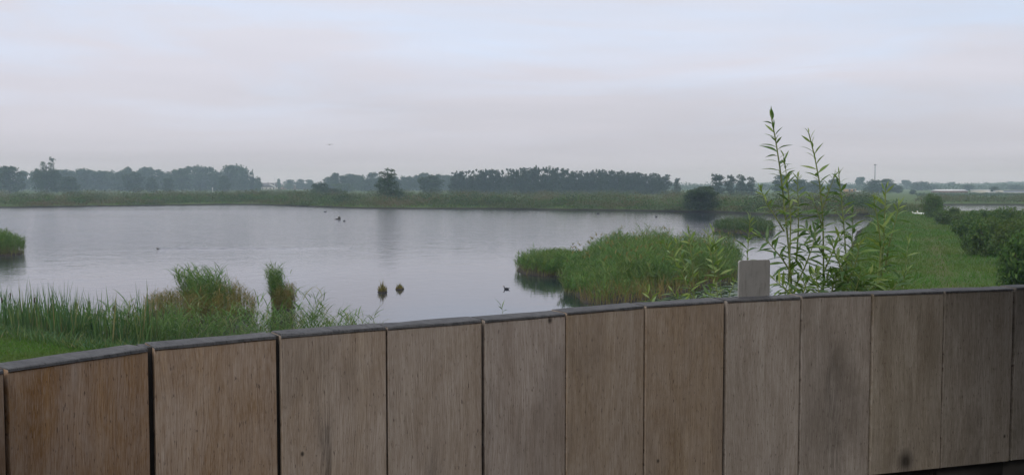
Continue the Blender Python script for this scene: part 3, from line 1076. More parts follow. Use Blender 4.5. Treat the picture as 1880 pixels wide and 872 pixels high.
# two tussocks out in the open water
for (px, py, wpx, hh, lab) in ((702, 536, 10, .52, 'taller of the two grass tussocks standing in the open water'), (734, 531, 9, .30, 'lower of the two grass tussocks standing in the open water')):
    c = G(px, py)
    rad = wpx / FPX * c[1]
    tt = thing('grass_tussock', lab, 'tussock', (c[0], c[1], 0))
    n = 170
    a = rng.uniform(0, 2 * math.pi, n)
    r_ = rad * np.sqrt(rng.uniform(0, 1, n)) * .85
    base = np.stack([r_ * np.cos(a), r_ * np.sin(a), np.full(n, .0)], 1)
    s = Soup()
    blades(s, base, a + math.pi * (rng.uniform(0, 1, n) < .8), hh * rng.uniform(.4, 1.25, n) * (1.15 - .8 * r_ / rad), math.pi / 2 - rng.uniform(-.05, .3, n), rng.uniform(-.1, .35, n), np.full(n, .022), rng, seg=3)
    s.build('blades', M['reed_old'], tt)['kind'] = 'stuff'
    Soup().ellipsoid((0, 0, .0), (rad * .95, rad * .95, .09)).build('root_clod', M['mud'], tt)

# ------------------------------------------------------------------ near shore, left: lawn, cattails, rushes
shore = [G(*p)[:2] for p in [(-60, 606), (0, 614), (80, 624), (150, 632), (225, 642), (300, 650), (400, 654), (500, 656), (600, 657), (690, 656)]]


def along_shore(n, rng, into, back, x0=0.0, x1=1.0):
    sh = np.array(shore)
    seg = np.linalg.norm(np.diff(sh, axis=0), axis=1)
    cum = np.concatenate([[0], np.cumsum(seg)])
    d = rng.uniform(x0, x1, n) * cum[-1]
    x = np.interp(d, cum, sh[:, 0])
    y = np.interp(d, cum, sh[:, 1])
    return np.stack([x, y + rng.uniform(-back, into, n)], 1)


s = Soup()
p = np.vstack([along_shore(470, rng, 2.8, 1.4, 0.0, .60), along_shore(90, rng, 4.2, -2.0, 0.05, .58)])
p = p[(wob(p[:, 0], p[:, 1], 1.7, .6) > -.38)]
n = len(p)
z = H(p[:, 0], p[:, 1])
# cattail leaves stand up in fans of a handful each
tall = (1.62 + .25 * wob(p[:, 0], p[:, 1], 1.1)) * rng.uniform(.55, 1.18, n)
for k in range(5):
    b = np.stack([p[:, 0], p[:, 1], z - .05], 1) + np.column_stack([rng.normal(0, .04, (n, 2)), np.zeros(n)])
    hh = tall * rng.uniform(.55, 1.08, n)
    blades(s, b, rng.uniform(0, 2 * math.pi, n), hh, math.pi / 2 - np.abs(rng.normal(.02, .11, n)), rng.uniform(0, .3, n), rng.uniform(.026, .046, n), rng, seg=3)
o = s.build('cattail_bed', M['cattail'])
tag(o, 'dense bed of upright cattail leaves along the left near shore', 'cattail bed', kind='stuff')

# low tangle at the foot of the cattails
s = Soup()
p = along_shore(4200, rng, 1.2, 3.0, 0.0, .66)
n = len(p)
z = H(p[:, 0], p[:, 1])
blades(s, np.stack([p[:, 0], p[:, 1], z], 1), rng.uniform(0, 6.28, n), rng.uniform(.2, .6, n), rng.uniform(.9, 1.5, n), rng.uniform(.3, 1.2, n), rng.uniform(.015, .03, n), rng, seg=2)
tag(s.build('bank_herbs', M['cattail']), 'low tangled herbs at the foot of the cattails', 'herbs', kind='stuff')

# cattails with brown seed heads, one by one
hs, hd = Soup(), Soup()
hs.tube([(0, 0, 0), (.01, 0, .9), (.03, .01, 1.75)], [.009, .007, .004], 5)
hd.tube([(.0255, .008, 1.38), (.026, .0085, 1.39), (.0285, .0095, 1.60), (.029, .0097, 1.61)], [.008, .024, .022, .006], 7)
st_me, hd_me = hs.mesh('stem', M['cattail']), hd.mesh('seed_head', M['cat_head'], True)
for px, py in [(8, 560), (20, 575), (118, 560), (168, 580), (178, 570), (235, 565), (248, 560), (262, 568), (285, 570), (300, 580), (320, 575), (352, 580), (372, 590), (402, 585), (210, 585), (140, 575), (95, 580), (428, 590), (270, 590), (62, 570)]:
    c = G(px, 600 + rng.uniform(8, 28) + px * .06)
    k = rng.uniform(.72, .98)
    o = thing('cattail', 'single cattail with a dark brown seed head in the left shore bed', 'cattail', (c[0], c[1], h1(c[0], c[1]) - .05), rng.uniform(0, 6.28), 'cattails with seed heads on the left shore', (1, 1, k))
    o.rotation_euler[0] = rng.normal(0, .05)
    o.rotation_euler[1] = rng.normal(0, .05)
    link('stem', st_me, o)
    link('seed_head', hd_me, o)

# reeds rising right behind the parapet in the left middle
s = Soup()
p = along_shore(620, rng, 2.4, 1.0, .42, .99)
keep = rng.uniform(0, 1, len(p)) < np.interp(p[:, 0], [-7.5, -5.5, -3.9], [1, 1, .5])
p = p[keep]
z = H(p[:, 0], p[:, 1])
hv = np.interp(p[:, 0], [-13, -8, -6, -4.2], [1.25, 1.6, 1.8, 1.2]) * rng.uniform(.65, 1.12, len(p))
reed_bed(s, p, hv, rng, nl=6, leaf_l=.5, leaf_w=.028, stem_w=.012, z0=z - .05, lean=(.08, 0))
tag(s.build('reed_fringe', M['rush_near']), 'light green reed fringe just beyond the parapet, left of centre', 'reeds', kind='stuff')

# lawn
s = Soup()
lawn = [G(*p)[:2] for p in [(-80, 600), (0, 612), (80, 622), (150, 631), (225, 641), (300, 650), (420, 656), (420, 690), (-80, 720)]]
p = scatter(lawn, 26000, rng)
n = len(p)
blades(s, np.column_stack([p, H(p[:, 0], p[:, 1]) - .01]), rng.uniform(0, 6.28, n), rng.uniform(.05, .16, n), rng.uniform(.8, 1.5, n), rng.uniform(.2, 1.2, n), rng.uniform(.012, .024, n), rng, seg=2)
tag(s.build('lawn_grass', M['grass']), 'short bright green grass on the near bank at left', 'grass', kind='stuff')

# rough grass on the near bank below the platform
s = Soup()
near = [(-16, 9), (14, 9), (13, 36), (8, 31), (-6, 28.5), (-14, 30), (-20, 28)]
p = scatter(near, 24000, rng)
p = p[(poly_dist(POND, p[:, 0], p[:, 1]) < -.1)]
n = len(p)
kk = 1 + .4 * wob(p[:, 0], p[:, 1], .7)
blades(s, np.column_stack([p, H(p[:, 0], p[:, 1]) - .02]), rng.uniform(0, 6.28, n), rng.uniform(.10, .28, n) * kk, rng.uniform(.7, 1.5, n), rng.uniform(.2, 1.2, n), rng.uniform(.016, .034, n), rng, seg=2)
tag(s.build('bank_grass', M['meadow']), 'rough green grass on the near bank below the platform', 'grass', kind='stuff')

# grass of the dike
s = Soup()
dike = [G(px, py, .5)[:2] for px, py in [(1475, 640), (1535, 540), (1546, 500), (1564, 460), (1580, 427), (1598, 415), (1612, 394), (1700, 390), (1730, 408), (1800, 450), (1960, 540), (2000, 640)]]
p = scatter(dike, 70000, rng)
w_ = 1.0 / np.maximum(p[:, 1], 30)
p = p[rng.uniform(0, 1, len(p)) < np.clip(40 * w_, .25, 1)]
dm_ = np.full(len(p), 1e9)
for a, b in zip(TRACK[:-1], TRACK[1:]):
    ab = b - a
    t_ = np.clip(((p - a) @ ab) / (ab @ ab), 0, 1)
    dm_ = np.minimum(dm_, np.linalg.norm(p - a - t_[:, None] * ab, axis=1))
p = p[(dm_ > .45) | (rng.uniform(0, 1, len(p)) < .75)]
edge = -poly_dist(POND, p[:, 0], p[:, 1])
n = len(p)
kk = np.interp(edge, [0, 2.5, 5], [2.4, 1.6, 1.0]) * np.interp(p[:, 1], [35, 120], [1, 1.5]) * (1 + .22 * wob(p[:, 0], p[:, 1], .55) + .2 * wob(p[:, 0], p[:, 1], 1.9, 1.0))
blades(s, np.column_stack([p, H(p[:, 0], p[:, 1]) - .02]), rng.uniform(0, 6.28, n), rng.uniform(.10, .30, n) * kk, rng.uniform(.8, 1.5, n), rng.uniform(.2, 1.2, n),
       rng.uniform(.020, .04, n) * np.interp(p[:, 1], [35, 120], [1, 2.2]), rng, seg=2)
tag(s.build('dike_grass', M['meadow']), 'green grass covering the dike beside the channel', 'grass', kind='stuff')

# tall herbs and dry brown growth at the far end of the dike
s = Soup()
p = scatter([G(px, py, .5)[:2] for px, py in [(1596, 392), (1650, 393), (1700, 391), (1700, 384), (1590, 384)]], 1500, rng)
n = len(p)
blades(s, np.column_stack([p, H(p[:, 0], p[:, 1])]), rng.uniform(0, 6.28, n), rng.uniform(.7, 1.7, n), rng.uniform(1.1, 1.55, n), rng.uniform(.1, .8, n), np.full(n, .09), rng, seg=2)
tag(s.build('dry_reeds', M['scrub']), 'dry brown reeds across the far end of the dike', 'reeds', kind='stuff')

# lily pads in the still water between island and dike
s = Soup()
lp = scatter(poly_px([(1185, 552), (1260, 541), (1310, 528), (1350, 522), (1420, 530), (1400, 560), (1200, 580)]), 620, rng)
for x, y in lp:
    r_ = rng.uniform(.07, .15)
    a0 = rng.uniform(0, 6.28)
    th = a0 + np.linspace(.25, 6.05, 9)
    v = np.column_stack([x + r_ * np.cos(th), y + r_ * np.sin(th), .012 + .006 * rng.uniform(0, 1, 9)])
    s.add(np.vstack([[[x, y, .010]], v]), tris=[[0, k, k + 1] for k in range(1, 9)])
tag(s.build('lily_pads', M['lily']), 'floating lily pads in the still water beside the reed island', 'lily pads', kind='stuff')

# ------------------------------------------------------------------ shrubs on the right of the dike
def shrub_mesh(seed, n, size, mat, w=1.0, hgt=1.0, nl=9, stems=True):
    r = np.random.default_rng(seed)
    lob = []
    for k in range(nl):
        a = r.uniform(0, 6.28)
        q_ = r.uniform(.05, .62)
        zc = r.uniform(.28, .72)
        rr = r.uniform(.26, .42)
        lob.append((q_ * math.cos(a) * w, q_ * math.sin(a) * w, zc * hgt, rr * w, rr * w, rr * hgt * .85))
    lob.append((0, 0, .34 * hgt, .62 * w, .62 * w, .36 * hgt))
    s = Soup()
    crown(s, lob, n, size, r)
    # sprigs that break the outline
    m = n // 12
    d = r.normal(0, 1, (m // 6, 3))
    d[:, 2] = np.abs(d[:, 2]) + .5
    d /= np.linalg.norm(d, axis=1, keepdims=True)
    pos = []
    for dd in d:
        st = np.array([dd[0] * .75 * w, dd[1] * .75 * w, (.35 + dd[2] * .5) * hgt])
        for k in range(6):
            pos.append(st + dd * np.array([.1 * w, .1 * w, .22 * hgt]) * (k / 5) + r.normal(0, .015, 3))
    pos = np.array(pos)
    leaves(s, pos, np.zeros_like(pos) + np.array([0, 0, .5]), size, r)
    v = np.concatenate(s.v)
    low = v[:, 2] < .0
    cm = s.mesh('foliage', mat)
    ss = Soup()
    for k in range(7):
        a = r.uniform(0, 6.28)
        e = np.array([.5 * math.cos(a) * w, .5 * math.sin(a) * w, .7 * hgt])
        ss.tube([(0.05 * math.cos(a), .05 * math.sin(a), -.05), tuple(e * [.35, .35, .5]), tuple(e)], [.03 * w, .02 * w, .008 * w], 5)
    return cm, ss.mesh('stems', M['bark'])


M['shrub_bright'] = foliage('shrub_bright', [(0, (.025, .065, .012)), (.5, (.045, .115, .018)), (.85, (.08, .16, .026)), (1, (.11, .16, .04))], transl=.35)
SHV = [shrub_mesh(31 + k, 9000, .075, M['shrub'], nl=12) for k in range(4)] + [shrub_mesh(41, 9000, .085, M['shrub_bright'], nl=11)]


def put_shrub(px, py, wpx, top, lab, var, zb=.45, rz=None, mat=None):
    c = G(px, py, zb)
    w = wpx / FPX * c[1] / 2
    hh = EYE - zb - (top - HZ) / FPX * c[1]
    o = thing('shrub', lab, 'shrub', (c[0], c[1], h1(c[0], c[1]) - .05), rng.uniform(0, 6.28) if rz is None else rz, 'shrubs along the dike path', (w * .95, w * .95, hh / 1.02))
    f, st = SHV[var]
    link('foliage', f, o)
    link('stems', st, o)
    return o


put_shrub(1709, 402, 50, 357, 'round green shrub standing alone where the dike narrows, farthest of the row', 0)
put_shrub(1735, 414, 62, 380, 'low rounded shrub beside the dike path, second farthest in the row', 1)
put_shrub(1772, 424, 70, 391, 'dense shrub in the row right of the path, third from the far end', 2)
put_shrub(1808, 428, 80, 387, 'shrub further back in the row in front of the small pond', 3)
put_shrub(1848, 432, 90, 382, 'large shrub at the back of the row near the right edge of the photo', 0)
put_shrub(1895, 440, 100, 382, 'shrub cut by the right edge of the photo, back of the row', 1)
put_shrub(1790, 449, 100, 398, 'wide shrub bulging over the path in the middle of the row', 2)
put_shrub(1818, 474, 118, 402, 'big dark shrub in front of the row, standing on the path edge', 3)
put_shrub(1872, 490, 130, 405, 'dark shrub between the big one and the nearest bright one', 0)
put_shrub(1893, 548, 150, 428, 'nearest shrub with bright green leaves above the parapet at the right edge', 4)
o = put_shrub(1925, 520, 150, 408, 'shrub behind the nearest one at the right edge, mostly cut off', 2)

# ------------------------------------------------------------------ far shore scrub
s = Soup()
rs = np.random.default_rng(5)


def scrub_patch(s, cx, cy, w, hgt, n, size, rs, z=None):
    z = h1(cx, cy) if z is None else z
    d = rs.normal(0, 1, (n, 3))
    d /= np.linalg.norm(d, axis=1, keepdims=True)
    d[:, 2] = np.abs(d[:, 2])
    r_ = rs.uniform(.7, 1.08, n)
    pos = np.stack([cx + d[:, 0] * w * r_, cy + d[:, 1] * w * r_, z + d[:, 2] * hgt * r_], 1)
    leaves(s, pos, d + [0, 0, .2], size, rs, .6)


far = [G(*p) for p in [(-250, 381), (0, 381.5), (100, 380), (250, 378), (400, 376), (470, 376), (550, 378.5), (650, 382.5), (760, 383.5), (900, 383.5), (1050, 385.5), (1150, 386.5), (1250, 388.5), (1330, 389.5), (1400, 393), (1440, 395.5), (1500, 396.5), (1560, 394.5), (1600, 392)]]
fx = np.array([p[0] for p in far])
fy = np.array([p[1] for p in far])
order = np.argsort(fx)
fx, fy = fx[order], fy[order]
px_rand = rs.uniform(-260, 1640, 2600)
xs = []
for k in range(1900):
    x = rs.uniform(fx[0], fx[-1])
    depth = -.1 + 260 * rs.uniform(0, 1) ** 1.6
    y0 = float(np.interp(x, fx, fy))
    k_ = (y0 + depth) / y0
    xx, yy = x * k_, y0 + depth
    hmax = np.interp(depth, [0, 6, 25, 200], [.7, 1.3, 1.9, 2.3]) * rs.uniform(.65, 1.3) * (1 + .22 * wob(np.array(xx), np.array(yy), .06))
    w = rs.uniform(1.5, 4.6)
    scrub_patch(s, xx, yy, w, hmax * (.55 + .16 * w), int(150 if depth < 40 else 90), .36, rs, z=.35)
for k in range(60):
    x = rs.uniform(fx[0], fx[-1])
    y0 = float(np.interp(x, fx, fy))
    k_ = (y0 + rs.uniform(3, 90)) / y0
    wv_ = rs.uniform(2.5, 6.0)
    for j in range(4):
        scrub_patch(s, x * k_ + rs.normal(0, wv_ * .6), y0 * k_ + rs.normal(0, 1.0), wv_ * rs.uniform(.4, .7), rs.uniform(2.0, 3.4), 130, .38, rs, z=.35)
tag(s.build('marsh_scrub', M['scrub']), 'belt of green and brownish scrub along the far shore of the pond', 'scrub', kind='stuff')

M['shore_green'] = foliage('shore_green', [(0, (.030, .075, .016)), (.5, (.052, .115, .022)), (.85, (.085, .15, .03)), (1, (.12, .15, .045))], transl=.3)
for nm, mt, cnt, lab in (('shore_bushes', M['shore_green'], 46, 'fresh green rounded bushes along the far shore'), ('dark_bushes', M['tree'], 34, 'darker bushes standing among the far shore scrub')):
    s = Soup()
    for k in range(cnt):
        x = rs.uniform(fx[0], fx[-1])
        y0 = float(np.interp(x, fx, fy))
        k_ = (y0 + rs.uniform(1.5, 22 if cnt > 40 else 60)) / y0
        wv_ = rs.uniform(2.2, 6.0)
        for j in range(5):
            scrub_patch(s, x * k_ + rs.normal(0, wv_ * .7), y0 * k_ + rs.uniform(0, 2.0), wv_ * rs.uniform(.35, .7), rs.uniform(1.5, 2.7) * (1.25 if cnt < 40 else 1.0), 150, .33, rs, z=.3)
    tag(s.build(nm, mt), lab, 'bushes', kind='stuff')

s = Soup()
n = 4200
x = rs.uniform(fx[0], fx[-1], n)
dp = rs.uniform(-.6, 3.0, n)
y0 = np.interp(x, fx, fy)
k_ = (y0 + dp) / y0
blades(s, np.stack([x * k_, y0 + dp, np.full(n, .05)], 1), rs.uniform(0, 6.28, n), rs.uniform(.5, 1.3, n), rs.uniform(1.0, 1.5, n), rs.uniform(.2, 1, n), np.full(n, .14), rs, seg=2)
tag(s.build('shore_reeds', M['reed']), 'low green reeds lining the far shore at the water', 'reeds', kind='stuff')

# rough ground cover that carries on behind the scrub, and the far side of the small pond
s = Soup()
for k in range(420):
    px = rs.uniform(1690, 2050)
    D = rs.uniform(256, 330)
    c = at(px, 345, D)
    scrub_patch(s, c[0], D, rs.uniform(1.5, 3), rs.uniform(.8, 1.9), 40, .4, rs, z=.4)
tag(s.build('pond_scrub', M['scrub']), 'green scrub on the far bank of the small right-hand pond', 'scrub', kind='stuff')


# ------------------------------------------------------------------ trees
def tree_mesh(seed, kind, n, size, mat):
    """unit tree: height 1, crown half-width about .5 of its width parameter (scaled on placing)"""
    r = np.random.default_rng(seed)
    lob = []
    if kind == 'full':                     # broad crown down to the ground
        for k in range(14):
            z = r.uniform(.25, .85)
            wv = .48 * math.sqrt(max(.08, 1 - ((z - .45) / .5) ** 2))
            a, q_ = r.uniform(0, 6.28), r.uniform(.3, 1) * wv * .7
            rr = r.uniform(.13, .22)
            lob.append((q_ * math.cos(a), q_ * math.sin(a), z, rr, rr, rr * .62))
        lob += [(0, 0, .35, .40, .40, .30), (0, 0, .18, .36, .36, .2), (0, 0, .62, .30, .30, .28)]
    elif kind == 'round':                  # rounded crown on a short trunk
        for k in range(12):
            z = r.uniform(.38, .86)
            wv = .48 * math.sqrt(max(.08, 1 - ((z - .6) / .42) ** 2))
            a, q_ = r.uniform(0, 6.28), r.uniform(.3, 1) * wv * .72
            rr = r.uniform(.12, .2)
            lob.append((q_ * math.cos(a), q_ * math.sin(a), z, rr, rr, rr * .7))
        lob += [(0, 0, .55, .33, .33, .26)]
    elif kind == 'pine':                   # bare lower trunk, irregular plates of foliage above
        for k in range(18):
            z = r.uniform(.16, .94)
            wv = .56 * (1.02 - (z - .16) * .68)
            a, q_ = r.uniform(0, 6.28), r.uniform(.2, 1) * wv * .75
            rr = r.uniform(.14, .23)
            lob.append((q_ * math.cos(a), q_ * math.sin(a), z, rr, rr, rr * .42))
        lob += [(r.normal(0, .09), r.normal(0, .09), z, .07, .07, .06) for z in (.93, .97, .99)]
        lob += [(0, 0, .62, .26, .26, .3), (.1, -.1, .1, .40, .40, .10), (.2, .1, .30, .26, .26, .10), (-.2, -.05, .36, .24, .24, .10)]
    elif kind == 'densepine':
        for k in range(16):
            z = r.uniform(.05, .95)
            wv = .58 * min(1, 1.35 - z * .8)
            a, q_ = r.uniform(0, 6.28), r.uniform(.2, 1) * wv * .75
            rr = r.uniform(.12, .2)
            lob.append((q_ * math.cos(a), q_ * math.sin(a), z, rr, rr, rr * .42))
        lob += [(r.normal(0, .10), r.normal(0, .10), z, .07, .07, .06) for z in (.93, .97, .99)]
        lob += [(0, 0, .5, .30, .30, .4), (0, 0, .12, .42, .42, .14), (.1, .1, .25, .4, .4, .16)]
    elif kind == 'spire':                  # wide skirt with two upright leaders on top
        for k in range(12):
            z = r.uniform(.12, .5)
            a, q_ = r.uniform(0, 6.28), r.uniform(.1, .36)
            rr = r.uniform(.14, .2)
            lob.append((q_ * math.cos(a), q_ * math.sin(a), z, rr, rr, rr * .6))
        lob += [(0, 0, .28, .44, .44, .28), (.05, 0, .48, .30, .28, .14), (.1, 0, .58, .20, .2, .10), (-.14, 0, .52, .2, .2, .12)]
        for x_, zs in ((.14, (.5, .6, .7, .8, .92)), (-.10, (.5, .6, .7, .80)), (-.24, (.48, .56, .62)), (.24, (.5, .6))):
            for z in zs:
                rr = .115 * (1.15 - z * .45)
                lob.append((x_ + r.normal(0, .015), r.normal(0, .03), z, rr, rr, .075))
    elif kind == 'top':                    # a crooked tree crowned by a ragged head over a bushy skirt
        for k in range(12):
            z = r.uniform(.08, .38)
            a, q_ = r.uniform(0, 6.28), r.uniform(.1, .4)
            rr = r.uniform(.12, .2)
            lob.append((q_ * math.cos(a) + .08, q_ * math.sin(a), z, rr, rr, rr * .7))
        lob += [(.1, 0, .25, .42, .42, .24), (-.14, 0, .50, .25, .25, .13), (.10, 0, .52, .26, .25, .13), (-.02, 0, .64, .27, .25, .14), (.04, 0, .78, .22, .22, .12), (-.1, 0, .84, .16, .16, .08), (.12, 0, .92, .09, .09, .06), (-.02, 0, .95, .08, .08, .05)]
    s = Soup()
    crown(s, lob, n, size, r, inner=.3)
    cm = s.mesh('crown', mat)
    ss = Soup()
    top = .8 if kind not in ('full',) else .6
    bend = r.normal(0, .02, 2)
    ss.tube([(0, 0, -.02), (bend[0], bend[1], .3), (bend[0] * .5, bend[1], top)], [.028, .020, .006], 6)
    for k in range(7):
        z = r.uniform(.25, top * .9)
        a = r.uniform(0, 6.28)
        l = r.uniform(.15, .34)
        ss.tube([(bend[0] * z, bend[1] * z, z), (l * .6 * math.cos(a), l * .6 * math.sin(a), z + .07), (l * math.cos(a), l * math.sin(a), z + .16)], [.010, .007, .003], 4)
    return cm, ss.mesh('trunk', M['bark'])


TV = {}


def variants(key, kind, cnt, n, size, mat):
    TV[key] = [tree_mesh(100 + hash(key) % 7 * 0 + len(TV) * 20 + k, kind, n, size, mat) for k in range(cnt)]


variants('full', 'full', 4, 2600, .08, M['tree'])
variants('full_light', 'full', 1, 2400, .08, M['tree_light'])
variants('bush', 'full', 1, 8500, .045, M['tree'])
variants('round', 'round', 4, 2200, .08, M['tree'])
variants('pine', 'pine', 5, 1700, .08, M['pine'])
variants('densepine', 'densepine', 4, 2200, .08, M['pine'])
variants('spire', 'spire', 1, 5000, .05, M['tree'])
variants('top', 'top', 1, 4600, .05, M['tree'])
rt = np.random.default_rng(77)


def put_tree(px, top, wpx, D, key, name, lab, group=None, var=None, rz=None):
    c = at(px, HZ, D)
    zb = h1(c[0], D) if D < 700 or D > 1200 else .5
    hh = EYE - (top - HZ) / FPX * D - zb
    w = wpx / FPX * D
    o = thing(name, lab, 'tree', (c[0], D, zb), rt.uniform(0, 6.28) if rz is None else rz, group, (w, w, hh))
    vs = TV[key]
    cm, tm = vs[int(rt.integers(0, len(vs))) if var is None else var]
    link('trunk', tm, o)
    link('crown', cm, o)
    return o


# left wood on the horizon
gl = 'trees of the hazy wood on the left horizon'
ll = 'hazy blue broadleaf tree in the wood along the left horizon'
for px, top in [(-40, 308), (-10, 306), (40, 311), (66, 309), (100, 312), (118, 310), (135, 313), (150, 308), (168, 311), (186, 312), (205, 309), (222, 312), (236, 304), (254, 309), (268, 305), (286, 309), (304, 312), (320, 309), (336, 307), (352, 303), (368, 299), (380, 304), (394, 310), (408, 309), (420, 301), (438, 297), (450, 303)]:
    put_tree(px, top, 40 + rt.uniform(-4, 8), 760 + rt.uniform(-35, 60), 'full', 'broadleaf_tree', ll, gl)
put_tree(18, 303, 66, 540, 'full', 'broadleaf_tree', 'dark tree nearest the left edge, in front of the hazy wood', var=0)
put_tree(-35, 306, 60, 545, 'full', 'broadleaf_tree', 'dark tree cut off by the left edge of the photo', var=2)
put_tree(86, 288, 66, 520, 'spire', 'broadleaf_tree', 'dark tree with two pointed tops rising above the left wood', rz=0)
put_tree(128, 322, 48, 515, 'full', 'broadleaf_tree', 'low dark tree right of the one with two pointed tops', var=1)
put_tree(246, 313, 46, 600, 'full', 'broadleaf_tree', 'broad dark tree in front of the middle of the left wood', var=2)
put_tree(279, 322, 28, 605, 'full', 'broadleaf_tree', 'small paler tree right of the broad dark one before the left wood', var=3)
put_tree(309, 326, 28, 605, 'full', 'broadleaf_tree', 'low tree, last of the three standing before the left wood', var=0)
put_tree(412, 321, 30, 640, 'full', 'broadleaf_tree', 'low tree before the tall right end of the left wood', var=1)
put_tree(463, 313, 12, 720, 'densepine', 'conifer_tree', 'slim pointed tree at the right end of the left wood')
put_tree(473, 321, 20, 720, 'full', 'broadleaf_tree', 'small tree between the left wood and the farm house', var=3)
# small trees behind the farm
for px, top, w, lab in [(512, 327, 11, 'tiny round tree right of the farm house pole'), (531, 329, 24, 'low hazy tree behind the long farm building, left one'), (552, 328, 26, 'low hazy tree behind the long farm building, middle one'), (568, 329, 24, 'low hazy tree behind the long farm building, right one')]:
    put_tree(px, top, w, 980, 'full', 'broadleaf_tree', lab)
put_tree(588, 331, 46, 370, 'full', 'broadleaf_tree', 'dark rounded tree standing alone in the far marsh, left of centre', var=3)
put_tree(606, 345, 62, 372, 'full', 'broadleaf_tree', 'low dark bushes beside the rounded tree in the far marsh', var=1)
put_tree(630, 335, 54, 620, 'full_light', 'broadleaf_tree', 'pale green tree before the hazy middle wood')
# middle wood
gm = 'trees of the hazy wood behind the middle of the far shore'
lm = 'hazy tree in the wood behind the middle of the far shore'
for px, top in [(603, 324), (615, 316), (628, 321), (641, 318), (655, 320), (664, 318), (674, 323), (684, 315), (697, 322), (712, 323), (726, 322), (740, 320), (752, 322), (764, 320), (778, 316), (790, 319), (804, 318), (816, 320), (828, 321), (842, 319)]:
    put_tree(px, top, 26 + rt.uniform(-3, 7), 730 + rt.uniform(-30, 50), 'full', 'broadleaf_tree', lm, gm)
put_tree(792, 319, 56, 460, 'full', 'broadleaf_tree', 'broad dark tree left of the pine row, before the hazy wood', var=2)
put_tree(712, 309, 64, 250, 'top', 'broadleaf_tree', 'ragged topped tree on the far shore, left of centre', rz=.2)
# pine rows
gp = 'pines in the dense left half of the long pine row'
for px, top in [(836, 318), (846, 315), (858, 316), (868, 314), (880, 312), (890, 314), (901, 312), (912, 313), (923, 314), (934, 311), (945, 312), (956, 310), (966, 309), (976, 308), (987, 306), (998, 308), (1008, 307), (1018, 309), (1029, 309), (1040, 312)]:
    put_tree(px, top, 27 + rt.uniform(-3, 6), 470 + rt.uniform(-14, 20), 'densepine', 'pine_tree', 'dark pine in the dense left half of the long pine row', gp)
for k in range(24):
    px = 838 + k * 16.4
    put_tree(px, np.interp(px, [838, 880, 990, 1040, 1060, 1110, 1230], [323, 318, 312, 317, 321, 319, 327]) + rt.uniform(-1.5, 2.5), 30, 505, 'densepine', 'pine_tree', 'pine half hidden in the second rank of the long pine row', 'pines in the second rank of the long pine row')
gp2 = 'pines in the right half of the long pine row'
for px, top in [(1052, 316), (1064, 314), (1075, 317), (1088, 314), (1099, 312), (1110, 313), (1122, 314), (1133, 316), (1144, 315), (1154, 318), (1165, 317), (1176, 318), (1187, 320), (1197, 319), (1207, 320), (1222, 321)]:
    put_tree(px, top, 28 + rt.uniform(-2, 5), 470 + rt.uniform(-6, 8), 'pine', 'pine_tree', 'dark pine in the front rank of the right half of the long pine row', gp2)
put_tree(1243, 328, 20, 470, 'densepine', 'pine_tree', 'lower pointed pine at the right end of the long pine row')
# bush on the shore and the right-hand trees
put_tree(1288, 340, 88, 187, 'bush', 'willow_bush', 'large dark green bush at the water on the far shore, right of the pine row')
for px, top, w, lab in [(1315, 320, 42, 'leftmost and widest of the four pines behind the shore bush'), (1340, 322, 32, 'second from left of the four pines behind the shore bush'), (1361, 322, 34, 'third from left of the four pines behind the shore bush'), (1379, 326, 28, 'rightmost of the four pines behind the shore bush')]:
    put_tree(px, top, w, 420, 'pine', 'pine_tree', lab)
for px, top, w, D, k, lab in [(1437, 319, 48, 520, 'full', 'dark tree partly hidden by the tallest willow stem'), (1470, 328, 46, 540, 'full', 'dark tree in the gap between the two tallest willow stems'), (1497, 330, 42, 560, 'full', 'dark tree behind the second tallest willow stem'),
                              (1531, 327, 38, 520, 'full', 'dark tree just right of the second tallest willow stem'), (1578, 323, 24, 900, 'round', 'pale narrow tree behind the orange building'),
                              (1604, 327, 48, 560, 'full', 'dark tree below the mast, left of its twin'), (1627, 327, 42, 565, 'full', 'dark tree below the mast, right one of two'), (1648, 340, 26, 570, 'full', 'low dark tree right of the two below the mast'),
                              (1665, 329, 26, 1050, 'round', 'pale hazy round tree right of the mast'), (1691, 331, 46, 850, 'full', 'wide hazy tree in front of the far fields at right'), (1676, 347, 16, 480, 'full', 'small dark bush in the meadow right of the mast'),
                              (1746, 333, 20, 1250, 'round', 'single hazy tree on the far ridge at right'), (1400, 336, 26, 900, 'full', 'low hazy tree right of the four pines'),
                              (1714, 337, 22, 900, 'full', 'low hazy tree left of the long hall on the right horizon'), (1778, 339, 30, 800, 'full', 'hazy tree behind the right end of the long hall'),
                              (1826, 341, 20, 640, 'full', 'dark tree between the cream building and the blue banded hall'), (1866, 339, 34, 850, 'full', 'hazy tree rising behind the blue banded hall')]:
    put_tree(px, top, w, D, k, 'broadleaf_tree', lab)

# hedges and woods melting into the haze on the far ridge
s = Soup()
for k in range(800):
    px = rt.uniform(1230, 2080)
    D = rt.uniform(850, 1500)
    c = at(px, HZ, D)
    scrub_patch(s, c[0], D, rt.uniform(4, 11), rt.uniform(3, 7.2), 40, 1.6, rt, z=h1(c[0], D))
for k in range(500):
    px = rt.uniform(-150, 1250)
    D = rt.uniform(950, 1500)
    c = at(px, HZ, D)
    scrub_patch(s, c[0], D, rt.uniform(5, 11), rt.uniform(5, 9), 26, 2.2, rt, z=h1(c[0], D))
tag(s.build('far_woodland', M['tree']), 'far woods and hedges fading into haze on the horizon', 'woods', kind='stuff')
s = Soup()
for k in range(260):
    px = rt.uniform(1690, 2080)
    D = rt.uniform(400, 520)
    c = at(px, HZ, D)
    scrub_patch(s, c[0], D, rt.uniform(1.5, 4), rt.uniform(.4, 1.1), 40, .6, rt, z=.35)
